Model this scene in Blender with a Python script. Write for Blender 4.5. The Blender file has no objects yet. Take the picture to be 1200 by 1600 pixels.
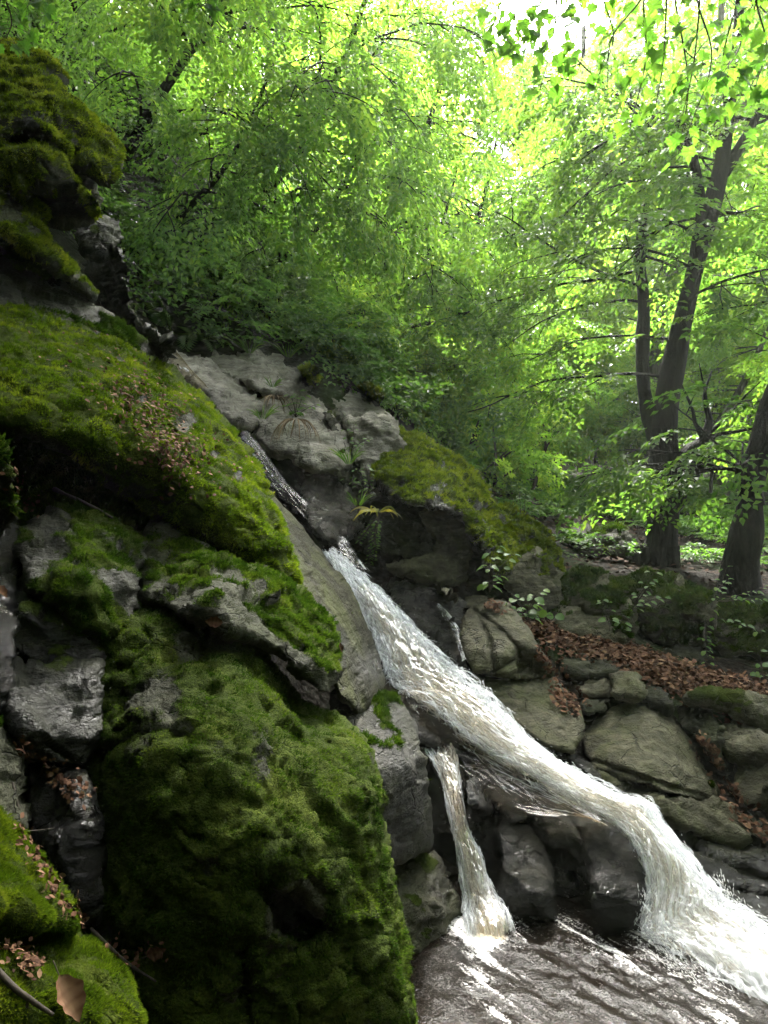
import bpy, math, random
import numpy as np
RS = np.random.RandomState(7); random.seed(7)
C = bpy.context.scene.collection
F_, CX, CY = 1256.0, 600.0, 800.0
def W(px, py, Y):
    px = np.asarray(px, float); py = np.asarray(py, float); Y = np.asarray(Y, float)
    return np.stack([(px-CX)/F_*Y, Y+0*px, (CY-py)/F_*Y], -1)
def nrm(v): return v/np.maximum(np.linalg.norm(v, axis=-1, keepdims=True), 1e-9)
def sstep(a, b, x):
    t = np.clip((x-a)/(b-a), 0, 1); return t*t*(3-2*t)
# ---------------------------------------------------------------- noise
_g = nrm(np.random.RandomState(3).normal(size=(256, 3)))
_perm = np.random.RandomState(5).permutation(256)
def _h(i, j, k): return _perm[(_perm[(_perm[i & 255]+j) & 255]+k) & 255]
def pn(p, seed=0):
    p = p+seed*17.31
    i = np.floor(p).astype(int); f = p-i; u = f*f*f*(f*(f*6-15)+10)
    r = 0
    for a in (0, 1):
        for b in (0, 1):
            for c in (0, 1):
                g = _g[_h(i[:, 0]+a, i[:, 1]+b, i[:, 2]+c)]
                d = (g*(f-np.array([a, b, c]))).sum(1)
                w = (u[:, 0] if a else 1-u[:, 0])*(u[:, 1] if b else 1-u[:, 1])*(u[:, 2] if c else 1-u[:, 2])
                r = r+w*d
    return r*1.5
def fbm(p, fr, oc=4, seed=0, gain=.5):
    r = 0; a = 1
    for o in range(oc):
        r = r+a*pn(p*fr*2**o, seed+o); a *= gain
    return r
def ridg(p, fr, oc=3, seed=0):
    r = 0; a = 1
    for o in range(oc):
        r = r+a*(1-2*np.abs(pn(p*fr*2**o, seed+o))); a *= .5
    return r
def cells(p, size, seed):
    """broken-rock relief: each cell of a jittered lattice gets its own height and tilt"""
    q = p/size+seed*3.7; i0 = np.floor(q).astype(int); best = np.full(len(p), 1e9); h = np.zeros(len(p)); rsx = np.random.RandomState(77); tab = rsx.rand(256, 3); ht = rsx.uniform(-1, 1, 256); tl = rsx.normal(size=(256, 3))
    for a in (-1, 0, 1):
        for b in (-1, 0, 1):
            for c in (-1, 0, 1):
                k = _h(i0[:, 0]+a, i0[:, 1]+b, i0[:, 2]+c); ctr = i0+np.array([a, b, c])+tab[k]; dv = q-ctr; d = (dv**2).sum(1); m = d < best
                best[m] = d[m]; h[m] = (ht[k]+.8*(dv*tl[k]).sum(1))[m]
    return h
class TPS:
    def __init__(s, P, V, lam=0.0):
        P = np.asarray(P, float); V = np.asarray(V, float); s.sc = max(np.ptp(P, axis=0).max(), 1e-6); s.P = P/s.sc; n = len(P)
        A = np.zeros((n+3, n+3)); A[:n, :n] = s.k(s.P, s.P)+lam*np.eye(n); A[:n, n] = 1; A[:n, n+1:] = s.P; A[n:, :n] = A[:n, n:].T
        if n < 3: A += 1e-9*np.eye(n+3)
        s.w = np.linalg.lstsq(A, np.concatenate([V, np.zeros(3)]), rcond=1e-10)[0]
    def k(s, a, b):
        d2 = ((a[:, None]-b[None])**2).sum(-1)+1e-12; return .5*d2*np.log(d2)
    def __call__(s, Q):
        Q = np.asarray(Q, float)/s.sc; out = np.empty(len(Q))
        for i in range(0, len(Q), 20000):
            q = Q[i:i+20000]; out[i:i+20000] = s.k(q, s.P)@s.w[:-3]+s.w[-3]+q@s.w[-2:]
        return out
# ---------------------------------------------------------------- meshes
def mk(name, V, faces, mat, parent=None, origin=None, smooth=True, attrs=None, uv=None):
    V = np.asarray(V, float)
    o = np.zeros(3) if origin is None else np.asarray(origin, float)
    me = bpy.data.meshes.new(name)
    fs = [np.asarray(f, np.int32) for f in faces if len(f)]
    me.vertices.add(len(V)); me.vertices.foreach_set('co', (V-o).astype(np.float32).ravel())
    idx = np.concatenate([f.ravel() for f in fs]); tot = np.concatenate([np.full(len(f), f.shape[1], np.int32) for f in fs])
    st = np.concatenate([[0], np.cumsum(tot)[:-1]]).astype(np.int32)
    me.loops.add(len(idx)); me.loops.foreach_set('vertex_index', idx)
    me.polygons.add(len(tot)); me.polygons.foreach_set('loop_start', st)
    me.polygons.foreach_set('use_smooth', np.full(len(tot), smooth))
    for k, a in (attrs or {}).items():
        at = me.attributes.new(k, 'FLOAT', 'POINT'); at.data.foreach_set('value', np.asarray(a, np.float32))
    if uv is not None:
        at = me.attributes.new('flow', 'FLOAT_VECTOR', 'POINT'); at.data.foreach_set('vector', np.asarray(uv, np.float32).ravel())
    me.update(calc_edges=True)
    if mat is not None: me.materials.append(mat)
    ob = bpy.data.objects.new(name, me); C.objects.link(ob)
    if parent is not None:
        ob.parent = parent; ob.location = o-np.array(parent.location)
    else: ob.location = o
    return ob
def tag(o, label=None, cat=None, group=None, kind=None):
    if label: o['label'] = label
    if cat: o['category'] = cat
    if group: o['group'] = group
    if kind: o['kind'] = kind
    return o
def empty(name, loc, label, cat, group=None):
    o = bpy.data.objects.new(name, None); C.objects.link(o); o.location = [float(v) for v in loc]
    return tag(o, label, cat, group)
def catmull(P, n):
    P = np.asarray(P, float)
    if len(P) < 3:
        t = np.linspace(0, 1, n)[:, None]; return P[0]*(1-t)+P[-1]*t
    Q = np.vstack([2*P[0]-P[1], P, 2*P[-1]-P[-2]]); t = np.linspace(0, len(P)-1, n); i = np.minimum(t.astype(int), len(P)-2); f = (t-i)[:, None]
    a, b, c, d = Q[i], Q[i+1], Q[i+2], Q[i+3]
    return .5*((2*b)+(c-a)*f+(2*a-5*b+4*c-d)*f**2+(3*b-a-3*c+d)*f**3)
def tube(P, R, k=8, lump=0.0, seed=0):
    P = np.asarray(P, float); n = len(P); R = np.broadcast_to(np.asarray(R, float), (n,))
    T = nrm(np.gradient(P, axis=0)); ref = np.array([1., 0, .2]) if abs(T[0, 0]) < .9 else np.array([0, 1., 0])
    A = nrm(np.cross(T, ref)); B = np.cross(T, A)
    th = np.linspace(0, 2*np.pi, k, endpoint=False)
    D = A[:, None]*np.cos(th)[None, :, None]+B[:, None]*np.sin(th)[None, :, None]
    V = P[:, None]+D*R[:, None, None]
    V = V.reshape(-1, 3)
    if lump:
        V = V+D.reshape(-1, 3)*(fbm(V, 2.2/max(R.max(), .05)*.12, 3, seed)*lump*np.repeat(R, k))[:, None]
    i = np.arange(n-1)[:, None]*k; j = np.arange(k)[None]
    q = np.stack([i+j, i+(j+1) % k, i+k+(j+1) % k, i+k+j], -1).reshape(-1, 4)
    V = np.vstack([V, P[-1:]]); c = len(V)-1; jj = np.arange(k)
    t = np.stack([(n-1)*k+jj, (n-1)*k+(jj+1) % k, np.full(k, c)], -1)
    return V, q, t
class MB:
    def __init__(s): s.V = []; s.q = []; s.t = []; s.n = 0
    def add(s, V, q=None, t=None):
        s.V.append(V)
        if q is not None and len(q): s.q.append(np.asarray(q)+s.n)
        if t is not None and len(t): s.t.append(np.asarray(t)+s.n)
        s.n += len(V)
    def tube(s, *a, **k): s.add(*tube(*a, **k))
    def build(s, name, mat, **k):
        f = ([np.concatenate(s.q)] if s.q else [])+([np.concatenate(s.t)] if s.t else [])
        return mk(name, np.concatenate(s.V), f, mat, **k)
# ---------------------------------------------------------------- materials
class NT:
    def __init__(s, name):
        s.m = bpy.data.materials.new(name); s.m.use_nodes = True; s.t = s.m.node_tree; s.t.nodes.clear()
        s.out = s.t.nodes.new('ShaderNodeOutputMaterial')
    def n(s, typ, ins=None, **pr):
        x = s.t.nodes.new('ShaderNode'+typ)
        for k, v in pr.items(): setattr(x, k, v)
        for k, v in (ins or {}).items(): s.set(x.inputs[k], v)
        return x
    def set(s, sock, v):
        if isinstance(v, bpy.types.NodeSocket): s.t.links.new(v, sock)
        elif isinstance(v, bpy.types.Node): s.t.links.new(v.outputs[0], sock)
        else:
            if isinstance(v, (tuple, list)) and len(v) == 3 and sock.type == 'RGBA': v = (*v, 1)
            sock.default_value = v
    def math(s, op, a, b=0.0, c=0.0, clamp=False):
        x = s.t.nodes.new('ShaderNodeMath'); x.operation = op; x.use_clamp = clamp
        for i, v in enumerate((a, b, c)): s.set(x.inputs[i], v)
        return x.outputs[0]
    def mix(s, f, a, b, blend='MIX'):
        x = s.t.nodes.new('ShaderNodeMix'); x.data_type = 'RGBA'; x.blend_type = blend
        s.set(x.inputs[0], f); s.set(x.inputs[6], a); s.set(x.inputs[7], b); return x.outputs[2]
    def step(s, v, a, b, lo=0.0, hi=1.0):
        x = s.t.nodes.new('ShaderNodeMapRange'); x.interpolation_type = 'SMOOTHSTEP'
        s.set(x.inputs[0], v); x.inputs[1].default_value = a; x.inputs[2].default_value = b; x.inputs[3].default_value = lo; x.inputs[4].default_value = hi
        return x.outputs[0]
    def noise(s, vec, scale, detail=4, rough=.55, dist=0.0):
        return s.n('TexNoise', {'Vector': vec, 'Scale': scale, 'Detail': detail, 'Roughness': rough, 'Distortion': dist}).outputs[0]
    def attr(s, name): return s.n('Attribute', attribute_name=name).outputs['Fac']
    def pos(s): return s.n('NewGeometry').outputs['Position']
    def ramp(s, f, stops):
        x = s.t.nodes.new('ShaderNodeValToRGB'); e = x.color_ramp.elements
        while len(e) < len(stops): e.new(.5)
        for el, (p, c) in zip(e, stops): el.position = p; el.color = (*c, 1)
        s.set(x.inputs[0], f); return x.outputs[0]
    def fin(s, sh):
        s.set(s.out.inputs['Surface'], sh if isinstance(sh, bpy.types.NodeSocket) else sh.outputs[0]); return s.m
MOSS = ((.008, .014, .002), (.03, .044, .005), (.065, .08, .010))
def rock_mat(name, c1, c2, c3, lich=.6, lichc=(.30, .33, .22), algae=.4, algc=(.075, .085, .028), strat=(0, .6, 0), wetbase=0.0, moss=MOSS):
    t = NT(name); p = t.pos()
    mp = t.n('Mapping', {'Vector': p, 'Rotation': (strat[0], strat[1], strat[2]), 'Scale': (1, 1, 5)}).outputs[0]
    n1 = t.noise(p, 2.3, 8, .6, .4); n2 = t.noise(p, 13, 8, .65); n3 = t.noise(p, 70, 5, .7); ns = t.noise(mp, 5, 8, .65, .3)
    v = t.math('ADD', t.math('MULTIPLY', n1, .38), t.math('ADD', t.math('MULTIPLY', n2, .27), t.math('MULTIPLY', ns, .35)))
    col = t.ramp(v, [(.38, c1), (.5, c2), (.61, c3)])
    al = t.math('MULTIPLY', t.step(t.noise(p, 3.1, 5, .6, .8), .45, .7), algae)
    col = t.mix(al, col, algc)
    li = t.step(t.noise(p, 8.5, 6, .62, .6), 1-lich*.42, 1-lich*.42+.07)
    li = t.math('MULTIPLY', li, t.step(n3, .4, .55)); col = t.mix(t.math('MULTIPLY', li, .75), col, lichc)
    dp = t.n('VectorMath', {0: p, 1: t.n('VectorMath', {0: t.n('TexNoise', {'Vector': p, 'Scale': 4.0, 'Detail': 4}).outputs['Color'], 3: .25}, operation='SCALE').outputs[0]}, operation='ADD').outputs[0]
    vo = t.n('TexVoronoi', {'Vector': t.n('Mapping', {'Vector': dp, 'Rotation': (strat[0], strat[1], strat[2]), 'Scale': (1, 1, 2.4)}).outputs[0], 'Scale': 3.1}, feature='DISTANCE_TO_EDGE').outputs[0]
    cr = t.math('MULTIPLY', t.step(vo, 0, .022, 1, 0), t.step(n1, .45, .6)); col = t.mix(t.math('MULTIPLY', cr, .7), col, (.006, .006, .004))
    wet = t.math('MAXIMUM', t.attr('wet'), wetbase); wet = t.math('MULTIPLY', wet, t.step(n1, .2, .5, .6, 1.0))
    col = t.mix(wet, col, t.mix(1.0, col, (.19, .185, .17), 'MULTIPLY'))  # wet rock darkens; deepened further to stand for shade beside the stream
    n4 = t.noise(p, 230, 3, .75); col = t.mix(t.step(n4, .52, .62, 0, .45), col, t.mix(1., col, (1.9, 1.9, 1.8), 'MULTIPLY')); col = t.mix(t.step(n4, .36, .46, .5, 0), col, t.mix(1., col, (.4, .4, .4), 'MULTIPLY'))
    mo = t.attr('moss'); mo = t.step(t.math('ADD', mo, t.math('MULTIPLY', t.math('SUBTRACT', n3, .5), .9)), .32, .6)
    mn = t.math('ADD', t.math('MULTIPLY', t.noise(p, 6, 5), .6), t.math('MULTIPLY', t.noise(p, 110, 3), .4))
    mc = t.ramp(mn, [(.3, moss[0]), (.52, moss[1]), (.72, moss[2])])
    col = t.mix(mo, col, mc)
    ro = t.n('Mix', {0: wet, 2: t.step(n2, .2, .8, .62, .9), 3: t.step(n2, .35, .7, .05, .24)}).outputs[0]
    ro = t.n('Mix', {0: mo, 2: ro, 3: 1.0}).outputs[0]
    hb = t.math('ADD', t.math('ADD', t.math('MULTIPLY', n2, .9), t.math('MULTIPLY', n3, .22)), t.math('ADD', t.math('MULTIPLY', ns, .8), t.math('MULTIPLY', cr, -.35)))
    hb = t.math('ADD', hb, t.math('MULTIPLY', t.math('MULTIPLY', mo, t.noise(p, 160, 3, .7)), .5))
    bm = t.n('Bump', {'Strength': .9, 'Distance': .05, 'Height': hb})
    b = t.n('BsdfPrincipled', {'Base Color': col, 'Roughness': ro, 'Normal': bm, 'Specular IOR Level': t.n('Mix', {0: mo, 2: t.n('Mix', {0: wet, 2: .08, 3: .27}).outputs[0], 3: .05}).outputs[0]})
    return t.fin(b)
def leaf_mat(name, dark, mid, light, trans=1.0, rough=.45, tw=.55, spec=.3):
    t = NT(name); a = t.attr('tint')
    col = t.ramp(a, [(0, dark), (.5, mid), (1, light)])
    tc = t.n('VectorMath', {0: col, 1: (3.0*trans, 2.9*trans, 1.3*trans)}, operation='MULTIPLY').outputs[0]
    d = t.n('BsdfPrincipled', {'Base Color': col, 'Roughness': rough, 'Specular IOR Level': spec})
    tr = t.n('BsdfTranslucent', {'Color': tc})
    return t.fin(t.n('MixShader', {0: tw, 1: d, 2: tr}))
def flat_mat(name, c1, c2, scale=20, rough=.85, bump=.3, dist=.01, stretch=(1, 1, 1), spec=.3):
    t = NT(name); p = t.n('Mapping', {'Vector': t.pos(), 'Scale': stretch}).outputs[0]
    n = t.noise(p, scale, 7, .65, .3); n2 = t.noise(p, scale*.17, 4)
    col = t.mix(t.step(t.math('ADD', t.math('MULTIPLY', n, .6), t.math('MULTIPLY', n2, .4)), .35, .65), c1, c2)
    b = t.n('BsdfPrincipled', {'Base Color': col, 'Roughness': rough, 'Specular IOR Level': spec, 'Normal': t.n('Bump', {'Strength': bump, 'Distance': dist, 'Height': n})})
    return t.fin(b)
def tint_mat(name, cols, rough=.8, spec=.2):
    t = NT(name); st = [(i/(len(cols)-1), c) for i, c in enumerate(cols)]
    return t.fin(t.n('BsdfPrincipled', {'Base Color': t.ramp(t.attr('tint'), st), 'Roughness': rough, 'Specular IOR Level': spec}))
M = {}
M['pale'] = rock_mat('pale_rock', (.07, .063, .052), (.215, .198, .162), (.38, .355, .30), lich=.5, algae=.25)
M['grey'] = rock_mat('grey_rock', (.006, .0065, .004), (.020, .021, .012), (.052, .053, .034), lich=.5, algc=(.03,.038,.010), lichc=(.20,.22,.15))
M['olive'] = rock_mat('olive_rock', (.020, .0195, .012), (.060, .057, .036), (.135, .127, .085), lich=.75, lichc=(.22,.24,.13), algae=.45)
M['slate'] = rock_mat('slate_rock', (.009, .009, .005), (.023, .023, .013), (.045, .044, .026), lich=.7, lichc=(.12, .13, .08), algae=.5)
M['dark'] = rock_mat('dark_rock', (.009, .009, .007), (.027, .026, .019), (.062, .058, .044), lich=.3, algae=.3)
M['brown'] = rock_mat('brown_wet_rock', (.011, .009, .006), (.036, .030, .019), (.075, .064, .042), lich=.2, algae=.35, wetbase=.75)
def moss_mat(name, cols):
    t = NT(name); col = t.ramp(t.attr('tint'), [(i/(len(cols)-1), c) for i, c in enumerate(cols)])
    n = t.noise(t.pos(), 5, 4); col = t.mix(t.step(n, .35, .65), t.mix(1., col, (.6, .72, .7), 'MULTIPLY'), col)
    d = t.n('BsdfDiffuse', {'Color': col}); tr = t.n('BsdfTranslucent', {'Color': t.mix(1., col, (1.5, 1.6, 1.), 'MULTIPLY')})
    return t.fin(t.n('MixShader', {0: .4, 1: d, 2: tr}))
M['moss'] = moss_mat('moss', [(.020, .034, .003), (.062, .094, .006), (.115, .145, .010), (.18, .185, .025)])
M['moss_dim'] = moss_mat('shaded_moss', [(.008, .018, .003), (.024, .044, .005), (.048, .074, .008), (.09, .10, .02)])  # darker copy of the moss, foreground shade put into its colours
M['moss_olive'] = moss_mat('olive_moss', [(.034, .048, .003), (.10, .128, .008), (.165, .19, .014), (.21, .21, .03)])
M['moss_brown'] = moss_mat('brown_moss', [(.014, .016, .003), (.036, .038, .005), (.064, .064, .008), (.10, .09, .018)])
M['bark'] = flat_mat('bark', (.004, .0033, .0026), (.018, .015, .012), 26, .9, 1., .07, (1, 1, .22), .15)
M['bark_grey'] = flat_mat('grey_bark', (.03, .028, .022), (.09, .085, .066), 26, .9, 1., .06, (1, 1, .25), .15)
M['twig'] = flat_mat('twig', (.018, .013, .009), (.05, .038, .026), 40, .85, .4, .005)
M['leafA'] = leaf_mat('hornbeam_leaf', (.036, .080, .020), (.064, .132, .026), (.115, .185, .034), trans=1.15)
M['leafB'] = leaf_mat('beech_leaf', (.023, .056, .015), (.043, .094, .019), (.078, .132, .024))
M['leafF'] = leaf_mat('far_leaf', (.042, .095, .017), (.072, .138, .022), (.125, .18, .03), trans=1.1, tw=.6, spec=.3)
M['leafM'] = leaf_mat('maple_leaf', (.024, .072, .012), (.036, .096, .015), (.056, .115, .018), tw=.65, rough=.5, trans=.8, spec=.3)
M['herb'] = leaf_mat('herb_leaf', (.025, .065, .012), (.045, .10, .018), (.09, .15, .025), tw=.4, spec=.2, rough=.55)
M['yellow'] = leaf_mat('yellowing_leaf', (.12, .14, .03), (.22, .2, .05), (.3, .27, .09), tw=.4)
M['litter'] = tint_mat('fallen_leaf', [(.020, .010, .006), (.058, .028, .016), (.105, .053, .029), (.18, .108, .062)], .85, .08)
M['root'] = tint_mat('dry_root', [(.06, .04, .02), (.2, .14, .08), (.28, .2, .12)], .8)
# ---------------------------------------------------------------- rocks
def vnormals(V, q, t):
    N = np.zeros_like(V)
    for f in (q, t):
        if f is None or not len(f): continue
        a, b, c = V[f[:, 0]], V[f[:, 1]], V[f[:, -1]]
        n = np.cross(b-a, c-a)
        if f.shape[1] == 4: n = np.cross(V[f[:, 2]]-V[f[:, 0]], V[f[:, 3]]-V[f[:, 1]])
        for k in range(f.shape[1]):
            for d in range(3): N[:, d] += np.bincount(f[:, k], n[:, d], len(V))
    return nrm(N)
def seg_dist(Q, A, B):
    D = np.full(len(Q), 1e9); NP = np.zeros((len(Q), 2)); AB = B-A; L = (AB**2).sum(1)+1e-9
    for i in range(0, len(Q), 4000):
        q = Q[i:i+4000]; t = np.clip(((q[:, None]-A[None])*AB[None]).sum(-1)/L, 0, 1)
        pr = A[None]+t[..., None]*AB[None]; d = ((q[:, None]-pr)**2).sum(-1); k = d.argmin(1); r = np.arange(len(q))
        D[i:i+4000] = np.sqrt(d[r, k]); NP[i:i+4000] = pr[r, k]
    return D, NP
def inside(Q, A, B):
    out = np.zeros(len(Q), bool)
    for i in range(0, len(Q), 20000):
        q = Q[i:i+20000]; x = q[:, :1]; y = q[:, 1:]
        c = ((A[:, 1] > y) != (B[:, 1] > y)) & (x < (B[:, 0]-A[:, 0])*(y-A[:, 1])/(B[:, 1]-A[:, 1]+1e-12)+A[:, 0])
        out[i:i+20000] = c.sum(1) % 2 == 1
    return out
def blobs(P, L):
    r = np.zeros(len(P))
    for (x, y, rad, w) in L: r += w*np.exp(-((P[:, 0]-x)**2+(P[:, 1]-y)**2)/rad**2)
    return r
STRIKE = nrm(np.array([.42, -.12, .90]))     # bedding normal: beds dip to the right
def rock(label, poly, ctrl, th, mat, bulge=.15, R=50, g=3.5, fac=(5, .45), rough=.03, edge=3., moss=(-.6, .9, .6), mb=(), wet=0., wb=(), blades=0, bmat='moss', blen=.016, strat=(.02, .12), name='boulder', cat='boulder', group=None, steps=(), fr=2.4, chip=.022, cs=.3):
    if fac[0]: bulge *= .75
    seed = sum(ord(c)*(i+1) for i, c in enumerate(label)) % 9973; rs = np.random.RandomState(seed)
    P = np.asarray(poly, float); E = []
    for i in range(len(P)):
        a, b = P[i], P[(i+1) % len(P)]; n = max(1, int(np.hypot(*(b-a))/(g*1.6))); E.append(a+(b-a)*np.linspace(0, 1, n, endpoint=False)[:, None])
    E = np.concatenate(E)
    for _ in range(2): E = .25*np.roll(E, 1, 0)+.5*E+.25*np.roll(E, -1, 0)
    q3 = np.column_stack([E, np.full(len(E), seed*.7)])
    E = E+edge*np.column_stack([fbm(q3, .03, 3, 1), fbm(q3, .03, 3, 9)])
    A, B = E, np.roll(E, -1, 0)
    x0, y0 = E.min(0)-g; x1, y1 = E.max(0)+g
    xs = np.arange(x0, x1, g); ys = np.arange(y0, y1, g); nx, ny = len(xs), len(ys)
    G = np.stack(np.meshgrid(xs, ys), -1).reshape(-1, 2)
    ins = inside(G, A, B); d = np.zeros(len(G)); NPp = G.copy()
    di, npi = seg_dist(G[ins], A, B); d[ins] = di; NPp[ins] = npi
    I = np.arange(nx*ny).reshape(ny, nx)
    quad = np.stack([I[1:, :-1], I[1:, 1:], I[:-1, 1:], I[:-1, :-1]], -1).reshape(-1, 4)
    cnt = ins[quad].sum(1); q = quad[cnt == 4]; t3 = quad[cnt == 3]
    t = np.array([[v for v in f if ins[v]] for f in t3], int).reshape(-1, 3)
    used = np.zeros(len(G), bool); used[q.ravel()] = True; used[t.ravel()] = True
    mp = -np.ones(len(G), int); mp[used] = np.arange(used.sum()); q = mp[q]; t = mp[t]
    Q = G[used]; d = d[used]; NPp = NPp[used]; n0 = len(Q)
    ed = np.concatenate([q[:, [0, 1]], q[:, [1, 2]], q[:, [2, 3]], q[:, [3, 0]], t[:, [0, 1]], t[:, [1, 2]], t[:, [2, 0]]])
    key = np.sort(ed, 1); key = key[:, 0].astype(np.int64)*n0+key[:, 1]
    u, c = np.unique(key, return_counts=True); be = u[c == 1]; bd = np.zeros(n0, bool); bd[be // n0] = True; bd[be % n0] = True
    sn = bd & (d < 2.2*g); Q[sn] = NPp[sn]; d[bd] = 0
    tps = TPS([c[:2] for c in ctrl], np.array([c[2] for c in ctrl])); Yb = tps(Q); Ym = np.median(Yb)
    tt = np.clip(d/R, 0, 1); prof = np.sqrt(1-(1-tt)**2)
    off = bulge*(1-prof)
    if fac[0]:
        k = fac[0]; si = Q[rs.randint(0, n0, k)]; an = rs.uniform(0, 6.28, k); sl = fac[1]*rs.uniform(.4, 1.2, k)*Ym/F_
        gr = np.column_stack([np.cos(an), np.sin(an)])*sl[:, None]
        fz = ((Q[:, None]-si[None])*gr[None]).sum(-1); mx = fz.max(1); off = off+np.minimum(mx-np.percentile(mx, 5), 1.2*th)
    for (pl, dep, wd) in steps:     # a ledge or groove: polyline in the face, how deep, how wide
        pl = np.asarray(pl, float); dd, _ = seg_dist(Q, pl[:-1], pl[1:]); jit = fbm(np.column_stack([Q, 0*d]), .05, 2, seed)*wd*.5
        off = off+dep*np.exp(-((dd+jit)/wd)**2)
    Yf = np.minimum(Yb+off, Yb+.9*th+bulge); Yf = np.where(d == 0, Yb+bulge+np.minimum(off-bulge*(1-prof), .3*th), Yf)
    Vf = W(Q[:, 0], Q[:, 1], Yf)
    inn = d > 0; bm = -np.ones(n0, int); bm[inn] = n0+np.arange(inn.sum()); bm[~inn] = np.nonzero(~inn)[0]
    Ybk = np.maximum(Yf, Yb+bulge)+th*prof+.02
    Vb = W(Q[inn, 0], Q[inn, 1], Ybk[inn])
    V = np.vstack([Vf, Vb]); qa = np.vstack([q, bm[q][:, ::-1]]); ta = np.vstack([t, bm[t][:, ::-1]])
    N = vnormals(V, qa, ta); N2 = N.copy()
    cf = float(np.clip(Ym/6, .33, 1)); chip_, cs_ = chip*cf, cs*cf
    A1 = V+STRIKE*((V@STRIKE)[:, None]*.9)+.06*np.column_stack([fbm(V, 5, 3, 31), fbm(V, 5, 3, 32), fbm(V, 5, 3, 33)])
    dsp = chip_*(cells(A1, cs_, 1+seed % 5)+.45*cells(A1, cs_*.38, 3))+.5*rough*(fbm(V, fr, 5, seed % 50)+.5*ridg(V, fr*1.9, 4, seed % 31)-.25)
    if strat[0]:
        s = (V@STRIKE)/strat[1]+.9*fbm(V, 1.7, 3, 4); fr_ = s-np.floor(s); dsp += strat[0]*(sstep(0, .25, fr_)-fr_*1.0)*(.5+.8*pn(V*2.3, 8))
    V = V+N*dsp[:, None]
    N = vnormals(V, qa, ta)
    PX = np.column_stack([CX+V[:, 0]/V[:, 1]*F_, CY-V[:, 2]/V[:, 1]*F_])
    w = moss[0]+moss[1]*N[:, 2]+moss[2]*fbm(V, 3.2, 5, 21)*1.3+blobs(PX, mb)
    w = np.clip(w*1.6, 0, 1)
    V = V+N*(w*(.006+.008*fbm(V, 16, 3, 5)))[:, None]
    wt = np.clip(wet+blobs(PX, wb)+.25*(wet > 0)*fbm(V, 4, 3, 3), 0, 1)
    base = np.array([V[:, 0].mean(), V[:, 1].mean(), V[:, 2].min()])
    ob = mk(name, V, [qa, ta], M[mat], origin=base, attrs={'moss': w, 'wet': wt})
    tag(ob, label, cat, group)
    if blades:
        a, b, c_, e = (V[q[:, i]] for i in range(4)); ar = np.linalg.norm(np.cross(c_-a, e-b), axis=1)*.5
        fw = w[q].mean(1); fn = N[q].mean(1); vis = ((fn*-(a/np.linalg.norm(a, axis=1, keepdims=True))).sum(1) > -.25)
        cl = sstep(-.35, .25, fbm(a, 16, 3, 13))
        pr = ar*sstep(.25, .7, fw)*vis*(.35+.65*cl); n = int(blades)
        if pr.sum() > 0:
            k = rs.choice(len(q), n, p=pr/pr.sum()); u1, u2 = rs.rand(n, 1), rs.rand(n, 1)
            p = (a[k]*(1-u1)+b[k]*u1)*(1-u2)+(e[k]*(1-u1)+c_[k]*u1)*u2; nn = nrm(fn[k])
            L = blen*rs.uniform(.5, 1.5, (n, 1))*(.6+.8*cl[k][:, None]); dr = nrm(nn+rs.normal(0, .55, (n, 3))+np.array([.05, 0, -.35]))
            sd = nrm(np.cross(dr, rs.normal(size=(n, 3))))*L*rs.uniform(.10, .2, (n, 1))
            tip = p+dr*L; bs = p-nn*.004
            BV = np.stack([bs-sd, bs+sd, tip], 1).reshape(-1, 3)
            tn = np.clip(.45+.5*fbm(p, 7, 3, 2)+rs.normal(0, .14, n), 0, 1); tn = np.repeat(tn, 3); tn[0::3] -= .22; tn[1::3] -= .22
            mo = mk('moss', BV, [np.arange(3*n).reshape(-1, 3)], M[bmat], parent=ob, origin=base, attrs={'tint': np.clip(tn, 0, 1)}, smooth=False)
            mo['kind'] = 'stuff'
    ROCKS[label] = (V, N, q, w); return ob
ROCKS = {}
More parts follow.
